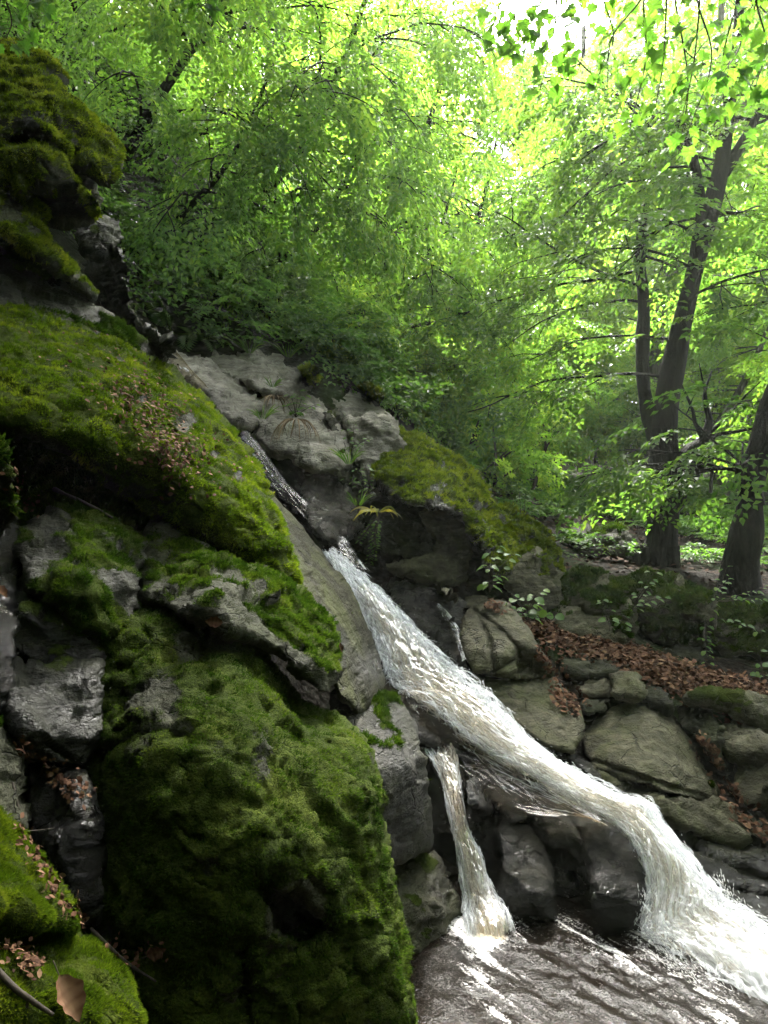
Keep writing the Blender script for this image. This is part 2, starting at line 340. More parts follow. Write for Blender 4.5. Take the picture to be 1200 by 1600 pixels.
# ---------------------------------------------------------------- terrain
TP = [(0,3,-2.35),(.8,3,-2.35),(1.6,3,-2.4),(.5,4,-2.3),(1.2,3.8,-2.35),(.1,4.3,-2.3),(.5,4.9,-1.9),(.9,4.7,-1.95),(1.2,4.5,-1.98),(.6,5.4,-1.6),(.2,5.6,-1.2),
(-.1,6,-1.0),(-.5,6.8,-.35),(-1,7.5,.35),(-1.7,8.3,1.15),(-2.5,9,2.1),(-3.2,10,3.2),(1.3,6.5,-1.0),(1.97,6.2,-1.12),(2.77,5.8,-1.38),(1.6,5,-1.9),(2.3,4.7,-2.0),(2.6,5.2,-1.8),(2.3,7.0,-1.22),(3.2,6.6,-1.3),(2.3,3.8,-2.2),
(3,4.5,-2.0),(3,3,-2.25),(2.2,7.6,-.8),(3.2,9.5,-.64),(3.8,8.5,-.75),(5,9,-.72),(1.5,8,-.5),(1.3,9,-.25),(3.1,13,0),(4.3,18,.7),(8,13,0),(8,20,.8),(12,30,2.5),(4,30,2.2),
(.5,7.3,-.35),(.6,8,.2),(0,8.5,.8),(-.7,8.6,1.4),(-1.3,9,1.95),(1.1,10,.2),(0,11,1.6),(1.1,14,.9),(0,14,2.3),(-2,12,4.0),(-4,12,6.6),(-4,10,4.4),(-6,10,6.8),(-6,14,8.5),(-3,14,5.6),
(0,20,4),(-4,20,9),(3,20,1.2),(-10,14,12),(-10,8,10),(0,30,6),(-8,30,14),(-1.5,5,.5),(-2.5,5,1.3),(-2.5,6.5,1.8),(-1.2,6.3,.3),(-.6,5,-1.0),(-.6,4,-1.6),(-1.5,3.5,-.6),(-2.5,3.5,.3),
(-3.5,5,2.6),(-1.2,2.5,-1.6),(-2.5,2,-.9),(-4,3,1.6),(-6,4,4.5),(0,0,-1.9),(0,-3,-1.9),(4,0,-2),(5,3,-1.8),(-3,-2,-.9),(-6,-2,2.2),(5,-5,-1.5),(0,-8,-1.6),(-6,-8,3),(8,5,-.9),(8,-3,-.9),(12,8,0),(14,0,.5),
(0,55,11),(20,55,7),(-20,55,22),(22,20,3),(-20,15,18),(-18,-8,12),(20,-10,2),(0,-20,0)]
TP = np.array(TP, float); terr = TPS(TP[:, :2], TP[:, 2], 1e-4)
def TZ(x, y): return terr(np.column_stack([np.atleast_1d(x), np.atleast_1d(y)]))
def axis(lo, hi, a, b, f, c):
    return np.unique(np.concatenate([np.arange(lo, a, c), np.arange(a, b, f), np.arange(b, hi+c, c)]))
tx = axis(-24, 26, -7, 9, .07, .5); ty = axis(-20, 60, 2, 14, .07, .5)
GX, GY = np.meshgrid(tx, ty); gx, gy = GX.ravel(), GY.ravel(); gz = TZ(gx, gy)
pv = np.column_stack([gx, gy, gz]); near = (gy > 1) & (gy < 16)
gz = gz+np.where(near, .05, .1)*fbm(pv*np.array([1, 1, 0]), 1.1, 5, 2)+.25*fbm(pv*np.array([1, 1, 0]), .23, 2, 6)*sstep(7, 16, gy)
I = np.arange(len(gx)).reshape(GX.shape); tq = np.stack([I[:-1, :-1], I[:-1, 1:], I[1:, 1:], I[1:, :-1]], -1).reshape(-1, 4)
SP = np.array([(-3.2,10),(-1.7,8.3),(-.9,7.3),(-.1,5.9),(.5,5.2),(1.2,4.5),(1.6,3.8),(2.2,2.9),(3,1)]); SP2 = np.array([(.1,5.),(.5,4.3),(.5,3.5),(.6,2.5),(.8,-4)])
ds = np.minimum(seg_dist(np.column_stack([gx, gy]), SP[:-1], SP[1:])[0], seg_dist(np.column_stack([gx, gy]), SP2[:-1], SP2[1:])[0])
bed = sstep(1.25, .6, ds+.25*fbm(pv*np.array([1, 1, 0]), 1.5, 3, 4))
slope = sstep(-.5, -3, gx-(.12*(gy-8)))*sstep(7, 9, gy)
lit = sstep(.35, .1, np.abs((gx-1.2)*.42+(gy-6.6)*.9+.05*fbm(pv, 2, 2)))*sstep(.9, 1.3, gx)*sstep(5.4, 4.2, gx)
t = NT('forest_floor'); p = t.pos()
n1 = t.noise(p, 3, 8, .65); n2 = t.noise(p, 24, 6, .7); vo = t.n('TexVoronoi', {'Vector': p, 'Scale': 19., 'Randomness': 1.})
leafc = t.ramp(t.n('SeparateColor', {0: vo.outputs['Color']}).outputs[0], [(0, (.006, .004, .003)), (.45, (.011, .007, .0045)), (.8, (.021, .012, .008)), (1, (.04, .024, .013))])
soil = t.mix(t.step(n1, .35, .6), leafc, (.009, .0075, .005)); soil = t.mix(t.math('MULTIPLY', t.step(t.noise(p, 1.3, 6, .6), .5, .62), .7), soil, (.022, .038, .009))
bedc = t.ramp(n1, [(.3, (.010, .009, .007)), (.7, (.05, .043, .032))])
col = t.mix(t.attr('bed'), soil, bedc); col = t.mix(t.math('MULTIPLY', t.attr('slope'), .7), col, t.mix(n2, (.006, .008, .003), (.016, .022, .008)))
ro = t.n('Mix', {0: t.attr('bed'), 2: .9, 3: .22}).outputs[0]
M['floor'] = t.fin(t.n('BsdfPrincipled', {'Base Color': col, 'Roughness': ro, 'Specular IOR Level': .06, 'Normal': t.n('Bump', {'Strength': .8, 'Distance': .04, 'Height': t.math('ADD', n2, vo.outputs['Distance'])})}))
tag(mk('ground', np.column_stack([gx, gy, gz]), [tq], M['floor'], attrs={'bed': bed, 'slope': slope}), kind='structure')
def on(x, y): return float(TZ(x, y)[0])
# ---------------------------------------------------------------- the rocks, one call each
# left: the great mossy face beside the camera
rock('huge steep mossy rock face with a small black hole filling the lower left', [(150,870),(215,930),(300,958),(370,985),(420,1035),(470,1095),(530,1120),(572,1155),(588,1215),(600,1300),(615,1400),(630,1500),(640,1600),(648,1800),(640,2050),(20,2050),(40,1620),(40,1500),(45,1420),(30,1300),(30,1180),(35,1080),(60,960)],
 [(70,980,2.75),(60,1150,2.55),(60,1350,2.38),(60,1600,2.1),(180,920,2.75),(330,980,2.65),(480,1110,2.6),(575,1180,2.5),(170,1150,2.25),(380,1120,2.25),(200,1400,1.98),(450,1300,2.02),(600,1400,2.22),(400,1600,1.9),(620,1600,2.12),(150,1700,1.8),(400,2000,1.85),(600,2000,2.0)], .8, 'grey', bulge=.2, R=55, g=3.2, fac=(0, 0), rough=.03,
 chip=.022, cs=.3, moss=(.62, .25, .5), mb=[(250,1100,60,-.55),(450,1430,28,-1.5),(480,1400,25,-1),(200,1180,45,-.7),(330,1170,30,-.4),(300,1010,30,-.5),(600,1300,20,-.3)], blades=260000, bmat='moss_dim', blen=.006,
 steps=[([(410,1385),(440,1415),(475,1440),(490,1450)],.16,22),([(455,1440),(475,1470)],.12,18),([(380,1040),(470,1120)],.06,14),([(160,1180),(230,1150),(300,1160)],.05,10),([(300,960),(330,1080),(290,1200)],.04,12),([(230,1000),(190,1100)],.05,12),([(380,1500),(385,1600),(380,1750)],.06,9)], strat=(.03, .22), name='mossy_cliff', cat='rock face')
rock('long sloping moss slab with grey bare patches and a scatter of rusty leaf bits', [(-90,455),(0,470),(60,488),(130,512),(200,545),(262,578),(318,615),(350,655),(382,695),(410,742),(425,790),(448,848),(466,914),(430,908),(380,885),(330,862),(290,842),(232,806),(190,780),(120,712),(60,690),(0,672),(-90,655)],
 [(-60,480,3.9),(60,500,4.05),(200,560,4.3),(300,620,4.3),(380,710,4.1),(0,640,3.0),(140,680,3.05),(230,720,3.15),(340,770,3.2),(420,800,3.45),(300,680,3.55),(150,600,3.5),(200,790,3.2),(330,850,3.12),(440,900,3.15),(0,560,3.35)], .6, 'grey', bulge=.16, R=32, g=3, fac=(0, 0), rough=.035,
 moss=(.55, .45, .4), mb=[(265,655,26,-.75),(222,625,15,-.8),(290,668,16,-.8),(335,712,12,-.95),(300,650,12,-.8),(372,742,9,-1.6),(60,490,24,-.5),(150,545,16,-.6),(190,562,14,-.6),(110,520,20,-.5),(245,690,14,-.4)], chip=.018, cs=.3, blades=260000, blen=.008, strat=(0, .1), name='moss_slab', cat='rock slab')
rock('shadowed mossy hollow rock below the long moss slab, with a bare twig on it', [(-90,610),(0,640),(110,690),(200,760),(300,840),(320,910),(250,930),(150,880),(40,850),(-90,830)], [(0,680,3.55),(150,760,3.5),(280,860,3.3),(0,800,3.05),(150,850,3.0)], .5, 'dark', bulge=.1, R=40, rough=.05, moss=(.1, .5, .7), mb=[(60,780,60,.3),(30,770,30,.2)], blades=26000, bmat='moss_dim', name='mossy_rock', cat='rock')
rock('angular grey ledge block with a mossy nose at its right end', [(218,890),(225,840),(245,816),(292,822),(345,868),(420,900),(470,925),(510,955),(536,1000),(532,1050),(505,1085),(470,1050),(420,1010),(360,990),(290,965),(220,935)],
 [(240,830,3.05),(320,860,3.0),(420,912,2.95),(500,960,2.9),(250,930,2.62),(330,930,2.62),(400,970,2.62),(470,1010,2.6),(520,1040,2.6)], .5, 'grey', bulge=.12, R=28, fac=(5, .5), rough=.045, moss=(-.24, .6, .8), mb=[(490,990,50,.9),(350,850,18,.6),(330,870,14,.5),(440,960,30,.3),(480,1060,25,.4)], blades=60000, bmat='moss_dim', blen=.008, name='rock_ledge', cat='rock')
rock('shattered grey block with moss tufts above the wet layered stone', [(40,850),(60,815),(95,800),(168,812),(205,850),(225,880),(215,940),(185,1000),(160,1010),(110,960),(60,930),(35,900)], [(90,815,2.85),(180,840,2.85),(60,900,2.5),(140,900,2.55),(200,950,2.6),(160,1000,2.4)], .4, 'grey', bulge=.1, R=25, fac=(7, .7), rough=.05, moss=(-.15, .6, .9), mb=[(150,880,25,.7),(150,940,40,.5)], blades=26000, blen=.008, bmat='moss_dim', wet=.25, strat=(.05, .09), chip=.03, cs=.42, name='rock_block', cat='rock')
rock('wet dark layered stone catching silver light, upper of two', [(12,950),(50,925),(110,960),(150,1000),(162,1030),(120,1042),(60,1045),(15,1030)], [(60,950,2.45),(150,1020,2.4),(20,1020,2.3),(90,1030,2.3)], .4, 'dark', bulge=.08, R=22, fac=(6, .5), rough=.045, moss=(-.7, .7, .8), wet=.9, strat=(.05, .08), chip=.02, cs=.42, name='wet_stone', cat='rock')
rock('wet dark layered stone catching silver light, larger lower one above a leaf-filled crack', [(15,1040),(70,1048),(130,1040),(160,1035),(164,1100),(158,1160),(130,1205),(90,1200),(40,1160),(15,1100)], [(60,1060,2.25),(150,1050,2.3),(40,1130,2.1),(140,1150,2.15),(100,1190,2.1)], .4, 'grey', bulge=.08, R=22, fac=(7, .45), rough=.05, moss=(-.8, .6, .8), wet=.5, strat=(.05, .07), chip=.02, cs=.42, name='wet_stone', cat='rock')
rock('black wet rock with water trickling down beside the left edge', [(-90,790),(0,800),(42,850),(35,900),(20,950),(15,1040),(30,1110),(45,1170),(0,1180),(-90,1150)], [(-40,820,2.7),(20,860,2.6),(-30,1000,2.2),(20,1000,2.3),(0,1150,2.05)], .5, 'dark', bulge=.1, R=25, fac=(6, .6), rough=.05, moss=(-.9, .8, .6), wet=1., strat=(.04, .1), chip=.03, cs=.42, name='trickling_rock', cat='rock')
rock('mossy rock corner at the left edge above the trickle', [(-90,640),(-10,690),(12,740),(25,800),(10,830),(-90,840)], [(-40,720,2.4),(0,800,2.3)], .4, 'grey', bulge=.1, R=25, moss=(.4, .4, .4), blades=12000, bmat='moss_dim', name='mossy_rock', cat='rock')
rock('grey wet stone in the leaf-filled crack at lower left', [(50,1195),(95,1205),(135,1215),(150,1290),(150,1380),(152,1440),(110,1420),(70,1330),(45,1260)], [(90,1220,2.1),(120,1300,2.0),(130,1400,1.9)], .4, 'dark', bulge=.08, R=22, fac=(6, .5), rough=.045, moss=(-.7, .8, .7), wet=.8, chip=.02, cs=.42, name='wet_stone', cat='rock')
rock('bright green moss hump at the left edge', [(-90,1240),(-20,1260),(15,1290),(52,1340),(90,1395),(112,1440),(108,1458),(60,1452),(0,1430),(-90,1420)], [(-30,1280,1.75),(40,1345,1.7),(-30,1380,1.45),(50,1430,1.48),(100,1445,1.55)], .4, 'grey', bulge=.09, R=28, g=3.2, fac=(0, 0), rough=.03, moss=(.5, .5, .3), blades=90000, blen=.006, name='mossy_boulder', cat='boulder')
rock('mossy rock at the left edge below the trickle', [(-90,1120),(0,1105),(25,1140),(35,1200),(40,1300),(10,1300),(-90,1270)], [(-30,1140,2.0),(10,1200,1.95),(0,1280,1.8)], .4, 'grey', bulge=.08, R=22, moss=(.25, .4, .6), blades=14000, bmat='moss_dim', name='mossy_rock', cat='rock')
rock('patchy grey and moss rock in the bottom left corner under the big dead leaf', [(-90,1430),(0,1432),(60,1455),(110,1462),(150,1480),(192,1530),(215,1600),(230,1750),(230,2050),(-90,2050)], [(0,1450,1.55),(120,1480,1.6),(0,1540,1.35),(150,1560,1.45),(50,1650,1.28),(190,1650,1.42),(100,2000,1.2)], .4, 'grey', bulge=.1, R=28, g=3.5, fac=(5, .35), rough=.03, moss=(-.1, .5, 1.1), mb=[(60,1560,50,.35),(140,1540,20,.4),(20,1560,40,.5)], blades=70000, blen=.006, wet=.2, name='mossy_rock', cat='rock')
# upper left crag
rock('green mossy crag head jutting out at the upper left', [(-120,45),(0,70),(40,74),(72,92),(90,120),(94,145),(125,170),(155,195),(178,228),(190,258),(180,276),(158,290),(135,270),(112,262),(120,300),(60,300),(0,292),(-120,285)],
 [(-60,90,5.3),(60,110,5.1),(140,200,4.9),(0,180,4.5),(90,200,4.5),(170,260,4.6),(40,260,4.35),(-60,260,4.3)], .9, 'grey', bulge=.3, R=50, g=3, fac=(4, .4), rough=.09, moss=(.5, .5, .5), mb=[(70,120,16,-.5)], blades=130000, bmat='moss_olive', blen=.013, steps=[([(45,95),(85,130),(94,150)],.14,10),([(0,230),(60,215),(110,250)],.1,12),([(30,130),(80,190),(120,240)],.08,10)], name='mossy_crag', cat='crag')
rock('dark overhung rock under the mossy crag head', [(-60,270),(40,265),(110,262),(152,285),(160,335),(130,350),(100,360),(60,340),(0,320),(-60,320)], [(0,300,4.9),(100,300,5.0),(150,320,4.95)], .5, 'dark', bulge=.15, R=25, moss=(-.2, .5, .6), name='overhung_rock', cat='rock')
rock('small mossy overhang strip along the right of the dark hollow', [(95,265),(125,285),(150,315),(158,336),(140,342),(128,320),(108,295)], [(120,290,4.7),(148,330,4.7)], .3, 'grey', bulge=.06, R=10, g=2.5, moss=(.5, .4, .3), blades=7000, bmat='moss_olive', blen=.02, name='moss_overhang', cat='rock')
rock('long moss-rimmed ledge below the crag with a pale bare streak', [(-120,270),(0,287),(40,300),(70,330),(72,368),(110,408),(152,462),(150,472),(110,445),(60,405),(0,368),(-120,300)], [(0,300,4.5),(60,360,4.4),(140,455,4.7),(0,350,4.2),(80,410,4.3)], .5, 'grey', bulge=.12, R=18, g=2.8, fac=(0,0), moss=(.25, .5, .6), mb=[(20,330,18,-.8),(50,360,12,-.6)], blades=40000, bmat='moss_olive', blen=.012, name='mossy_ledge', cat='rock ledge')
rock('grey wet rock band between the mossy ledge and the moss slab', [(-120,340),(0,372),(60,412),(120,455),(180,500),(225,540),(270,578),(262,600),(200,570),(130,540),(60,505),(0,490),(-120,480)], [(0,390,4.5),(120,465,4.7),(230,550,4.9),(0,470,4.1),(120,520,4.3),(220,580,4.6)], .5, 'grey', bulge=.1, R=16, g=3, fac=(6, .4), rough=.045, moss=(-.3, .6, .9), mb=[(20,400,28,.4),(190,520,25,.5)], blades=20000, bmat='moss_dim', wet=.2, wb=[(90,440,40,.4)], name='rock_band', cat='rock')
rock('pale wet boulder wedged below the crag at the top of the stream', [(112,352),(140,342),(165,340),(188,355),(190,372),(176,395),(158,405),(135,395)], [(130,360,5.6),(175,365,5.7),(160,395,5.5)], .4, 'grey', bulge=.1, R=15, g=2.5, moss=(-.6, .6, .4), mb=[(148,358,10,.8)], wet=.2, name='wedged_boulder', cat='boulder')
rock('dark wet notch rock behind the top of the stream', [(140,395),(160,400),(180,385),(195,400),(192,440),(205,490),(215,515),(190,510),(150,470),(130,420)], [(160,410,6.6),(195,480,6.4)], .4, 'dark', bulge=.1, R=14, g=2.5, wet=.3, moss=(-1.0,.5,.4), name='notch_rock', cat='rock')
rock('small glossy grey stone at the tip of the rock band', [(208,508),(235,512),(262,530),(272,545),(262,565),(245,562),(220,535)], [(235,520,5.6),(255,550,5.5)], .3, 'grey', bulge=.08, R=12, g=2.5, moss=(-1, .5, .3), wet=.4, name='glossy_stone', cat='stone')
# smooth olive slab and wet column behind the big face
rock('smooth olive slab running down beside the white water', [(395,760),(425,772),(450,800),(480,832),(512,872),(545,918),(568,965),(588,1015),(602,1055),(600,1092),(585,1110),(560,1120),(530,1090),(500,1030),(470,960),(440,900),(400,840)],
 [(420,790,4.7),(500,870,4.75),(580,1020,4.55),(420,840,4.2),(500,960,4.0),(560,1080,3.95),(470,900,4.2)], .5, 'slate', bulge=.22, R=45, fac=(0, 0), rough=.018, chip=.006, cs=.5, strat=(.012,.16), moss=(-.75, .6, .7), wb=[(585,1040,26,.8),(540,1000,20,.3)], name='smooth_slab', cat='rock slab')
rock('dark wet rock column between the mossy face and the side cascade', [(520,1075),(560,1105),(600,1082),(622,1098),(650,1140),(662,1190),(670,1260),(674,1325),(645,1342),(612,1352),(560,1340),(530,1200)],
 [(560,1120,3.9),(620,1110,4.1),(600,1200,3.6),(650,1200,3.78),(620,1320,3.6),(665,1320,3.8)], .5, 'dark', bulge=.16, R=32, fac=(5, .45), rough=.05, moss=(-.6, .6, .8), mb=[(600,1120,20,.4),(590,1250,12,.6),(600,1090,12,.5)], wb=[(610,1100,30,.4)], blades=6000, bmat='moss_dim', chip=0.01, cs=0.4, wet=0.35, name='wet_rock_column', cat='rock')
rock('dim mossy block at the foot of the wet column beside the side cascade', [(560,1345),(612,1350),(650,1336),(678,1340),(700,1372),(722,1430),(732,1480),(722,1500),(690,1500),(660,1560),(660,1640),(600,1640),(580,1500)], [(620,1360,4.0),(680,1350,4.15),(630,1420,3.75),(700,1440,4.0),(630,1520,3.6),(650,1620,3.4)], .5, 'olive', bulge=.12, R=26, fac=(6, .55), rough=.05, moss=(-.6, .7, .9), mb=[(650,1420,30,.25)], wet=.5, wb=[(690,1380,20,.5)], strat=(.04,.12), name='rock_block', cat='rock')
# the ledge between the two cascades
rock('low dark lip of rock under the foot of the upper white water', [(612,1085),(650,1083),(700,1100),(735,1140),(748,1165),(700,1172),(650,1160),(625,1120)], [(640,1090,5.1),(720,1135,5.0),(650,1140,4.85),(720,1165,4.9)], .3, 'brown', bulge=.08, R=14, g=2.6, fac=(3, .3), rough=.02, moss=(-2, .5, .3), wet=.9, chip=0.008, cs=0.4, name='ledge_lip', cat='rock')
rock('broad brown ledge under a sheet of running water', [(640,1140),(700,1150),(760,1165),(830,1195),(900,1245),(965,1280),(1002,1300),(1005,1320),(960,1320),(905,1298),(860,1268),(800,1285),(760,1245),(720,1235),(690,1230),(660,1180)], [(660,1155,5.17),(760,1180,5.09),(880,1240,4.78),(980,1290,4.5),(700,1225,4.74),(780,1255,4.58),(900,1290,4.4),(990,1310,4.3)], .4, 'brown', bulge=.05, R=14, g=2.8, fac=(3, .25), rough=.03, moss=(-2, .5, .3), wet=1., chip=0.008, cs=0.4, name='wet_ledge', cat='rock ledge')
rock('wet black rock wall behind the side cascade', [(640,1170),(690,1215),(740,1225),(790,1260),(800,1330),(790,1400),(770,1440),(725,1450),(705,1400),(680,1330),(655,1250)], [(680,1220,4.75),(770,1260,4.65),(700,1330,4.6),(770,1400,4.4),(720,1430,4.4)], .4, 'dark', bulge=.08, R=18, fac=(8, .5), rough=.06, moss=(-1.6, .6, .5), wet=1., strat=(.05,.1), chip=0.008, cs=0.4, name='wet_rock_wall', cat='rock')
rock('small blocky rock standing at the top of the side cascade', [(728,1222),(745,1212),(762,1220),(775,1245),(778,1270),(760,1272),(735,1255)], [(745,1222,4.55),(760,1265,4.45)], .3, 'dark', bulge=.06, R=12, g=2.4, fac=(5, .6), moss=(-1.5,.5,.4), wet=.9, chip=0.008, cs=0.4, name='wet_block', cat='rock')
rock('rounded glossy black rock nearest the side cascade', [(775,1300),(790,1285),(825,1292),(850,1320),(866,1360),(870,1440),(855,1446),(830,1435),(800,1432),(780,1400),(785,1350)], [(800,1300,4.25),(850,1330,4.13),(800,1400,4.03),(860,1420,3.97)], .4, 'dark', bulge=.16, R=28, g=2.6, fac=(5, .5), rough=.04, moss=(-1., .5, .4), mb=[(800,1420,14,.6)], wet=1., blades=2500, bmat='moss_dim', chip=0.008, cs=0.4, name='glossy_rock', cat='rock')
rock('recessed wet rock with thin white threads between two rounded pillars', [(850,1290),(905,1295),(930,1340),(935,1445),(900,1450),(865,1445),(855,1370)], [(870,1310,4.5),(920,1330,4.5),(890,1430,4.25)], .3, 'dark', bulge=.06, R=14, g=2.6, fac=(7, .5), rough=.05, moss=(-1.6, .5, .5), wet=1., chip=0.008, cs=0.4, name='recessed_rock', cat='rock')
rock('brown rock rib above the recessed wet rock', [(800,1262),(860,1255),(890,1275),(922,1320),(935,1390),(915,1380),(885,1320),(858,1330),(830,1290)], [(830,1270,4.5),(880,1280,4.45),(920,1370,4.2),(860,1320,4.35)], .3, 'dark', bulge=.08, R=14, g=2.6, fac=(6, .5), rough=.04, moss=(-1.6,.5,.5), wet=1., chip=0.008, cs=0.4, name='rock_rib', cat='rock')
rock('tall brown wet pillar beside the right-hand white fall', [(905,1290),(950,1285),(985,1300),(1005,1335),(1014,1400),(1012,1452),(965,1468),(940,1462),(928,1420),(920,1350)], [(930,1295,4.2),(990,1315,4.14),(940,1400,3.92),(1000,1400,3.93),(970,1455,3.87)], .4, 'dark', bulge=.14, R=26, g=2.6, fac=(5, .4), rough=.04, moss=(-1., .5, .5), mb=[(1000,1445,10,.9),(955,1440,16,.3)], wet=1., blades=1800, strat=(.03,.09), chip=0.008, cs=0.4, name='wet_pillar', cat='rock')
rock('half sunken brown stone in the dark pool near the bottom edge', [(1000,1540),(1030,1528),(1060,1545),(1075,1575),(1060,1592),(1020,1585)], [(1030,1545,3.48),(1050,1575,3.38),(1015,1570,3.40)], .15, 'olive', bulge=.1, R=20, g=3, fac=(2,.2), rough=.01, chip=.004, strat=(0,.1), moss=(-2,.3,.3), wet=.9, name='sunken_stone', cat='stone')
# pale sunlit rocks beyond the stream
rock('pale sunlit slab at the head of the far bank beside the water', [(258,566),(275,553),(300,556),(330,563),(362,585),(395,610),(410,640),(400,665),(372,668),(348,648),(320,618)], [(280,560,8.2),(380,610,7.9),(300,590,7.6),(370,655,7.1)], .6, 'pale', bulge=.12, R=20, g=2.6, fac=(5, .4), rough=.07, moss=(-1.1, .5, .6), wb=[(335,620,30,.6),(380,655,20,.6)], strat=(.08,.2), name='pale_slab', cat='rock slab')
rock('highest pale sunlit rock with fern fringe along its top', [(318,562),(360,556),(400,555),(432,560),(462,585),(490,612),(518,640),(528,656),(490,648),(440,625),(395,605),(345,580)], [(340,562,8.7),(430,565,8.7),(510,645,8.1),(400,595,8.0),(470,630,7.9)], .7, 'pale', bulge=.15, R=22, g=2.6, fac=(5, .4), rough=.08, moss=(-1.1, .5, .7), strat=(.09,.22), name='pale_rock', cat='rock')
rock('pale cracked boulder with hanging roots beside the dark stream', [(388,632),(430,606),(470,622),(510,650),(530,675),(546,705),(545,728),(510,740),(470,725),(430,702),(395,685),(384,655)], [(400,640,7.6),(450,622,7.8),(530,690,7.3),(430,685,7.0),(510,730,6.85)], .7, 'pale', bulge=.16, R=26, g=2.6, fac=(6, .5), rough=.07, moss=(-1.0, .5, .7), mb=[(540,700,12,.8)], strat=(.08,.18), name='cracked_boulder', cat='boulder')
rock('small shadowed rock step between the pale boulder and the mossy boulder', [(500,640),(540,650),(560,680),(555,720),(545,760),(525,740),(535,700),(515,665)], [(520,655,7.6),(545,740,7.2)], .4, 'dark', bulge=.08, R=14, g=2.6, moss=(-.5,.6,.7), name='rock_step', cat='rock')
rock('flat grey rock with a ridged top behind the mossy boulder', [(494,612),(520,606),(552,610),(585,632),(612,652),(600,662),(560,655),(530,652),(510,632)], [(520,612,8.8),(590,645,8.6),(540,648,8.3)], .5, 'pale', bulge=.1, R=16, g=2.6, fac=(5,.5), rough=.05, moss=(-.7,.5,.6), name='ridged_rock', cat='rock')
rock('grey fissured end of the big mossy boulder', [(540,655),(580,645),(612,652),(628,672),(622,720),(618,770),(585,765),(562,735),(552,700)], [(560,660,7.4),(610,660,7.4),(570,730,6.9),(610,750,6.85)], .6, 'pale', bulge=.12, R=22, g=2.6, fac=(7,.5), rough=.07, moss=(-.7,.5,.7), mb=[(560,720,14,.4)], strat=(.06,.16), name='fissured_rock', cat='rock')
rock('big brown-green mossy boulder overhanging a black hollow, moss curtain at its right end', [(590,715),(605,682),(630,676),(672,690),(720,722),(752,752),(775,790),(800,822),(806,860),(800,885),(786,905),(775,880),(760,895),(752,860),(720,808),(680,795),(640,790),(600,765),(582,740)],
 [(620,690,7.5),(700,720,7.4),(770,800,7.1),(620,745,6.55),(700,770,6.5),(750,820,6.5),(785,870,6.5),(660,730,6.75)], .9, 'brown', bulge=.28, R=42, g=2.7, fac=(4, .35), rough=.07, moss=(.12, .75, .45), mb=[(790,850,22,.8),(780,890,14,.8),(660,700,45,.3),(740,760,28,.3),(690,790,40,-.4),(640,770,40,-.3)], blades=70000, bmat='moss_olive', blen=.016, strat=(.05,.14), name='mossy_boulder', cat='boulder')
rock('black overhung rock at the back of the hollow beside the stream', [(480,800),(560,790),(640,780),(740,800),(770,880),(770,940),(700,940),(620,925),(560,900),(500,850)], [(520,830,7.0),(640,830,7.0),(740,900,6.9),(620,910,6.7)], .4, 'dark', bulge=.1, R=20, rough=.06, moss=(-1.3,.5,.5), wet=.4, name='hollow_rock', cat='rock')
rock('glossy brown boulder at the dark bend of the stream', [(472,760),(482,742),(505,736),(530,746),(552,775),(572,808),(568,828),(540,838),(520,852),(490,835),(474,800)], [(490,750,6.9),(550,785,6.8),(490,800,6.35),(545,825,6.4)], .5, 'brown', bulge=.16, R=26, g=2.6, fac=(6,.5), rough=.03, moss=(-1.2,.5,.4), wet=.7, name='glossy_boulder', cat='boulder')
rock('grey flat-faced block under the overhang with a straight crack', [(570,830),(590,800),(618,792),(650,808),(682,845),(676,868),(640,876),(600,862),(578,850)], [(600,800,6.7),(670,845,6.6),(600,850,6.35),(650,870,6.3)], .4, 'grey', bulge=.08, R=16, g=2.6, fac=(4,.5), rough=.025, moss=(-1.5,.5,.4), wet=.3, steps=[([(640,800),(690,860)],.06,3)], name='flat_block', cat='rock')
rock('brown cracked rock under the overhang right of the flat-faced block', [(650,800),(690,790),(720,812),(735,860),(732,905),(700,920),(650,905),(600,885),(640,875),(680,868),(680,840)], [(690,800,6.7),(720,830,6.65),(660,890,6.3),(720,900,6.35)], .4, 'olive', bulge=.1, R=16, g=2.6, fac=(7,.5), rough=.04, moss=(-1.2,.5,.5), name='cracked_rock', cat='rock')
rock('black glossy rock steps at the dark upper stream', [(362,662),(400,672),(440,700),(470,730),(478,765),(470,800),(440,775),(410,740),(385,700)], [(380,670,7.5),(460,740,7.1),(420,740,7.0)], .5, 'dark', bulge=.08, R=16, g=2.6, fac=(8,.55), rough=.05, moss=(-1.6,.5,.4), wet=1., strat=(.06,.12), name='rock_steps', cat='rock')
rock('grey stone with mossy crown at the foot of the moss curtain', [(790,900),(800,868),(825,852),(848,862),(862,890),(880,905),(872,945),(840,962),(805,945)], [(815,865,6.8),(860,900,6.8),(820,930,6.5)], .5, 'olive', bulge=.14, R=22, g=2.6, fac=(5,.5), rough=.05, moss=(-.5,.8,.6), mb=[(850,880,16,.4)], blades=5000, bmat='moss_olive', blen=.02, name='mossy_stone', cat='rock')
rock('low mossy hump sloping down behind the moss curtain', [(780,790),(815,800),(842,825),(868,850),(880,880),(876,910),(845,880),(815,860),(800,840)], [(800,800,7.5),(850,840,7.4),(870,890,7.1)], .5, 'grey', bulge=.14, R=18, g=2.6, moss=(.15,.6,.5), blades=12000, bmat='moss_olive', blen=.022, name='mossy_hump', cat='boulder')
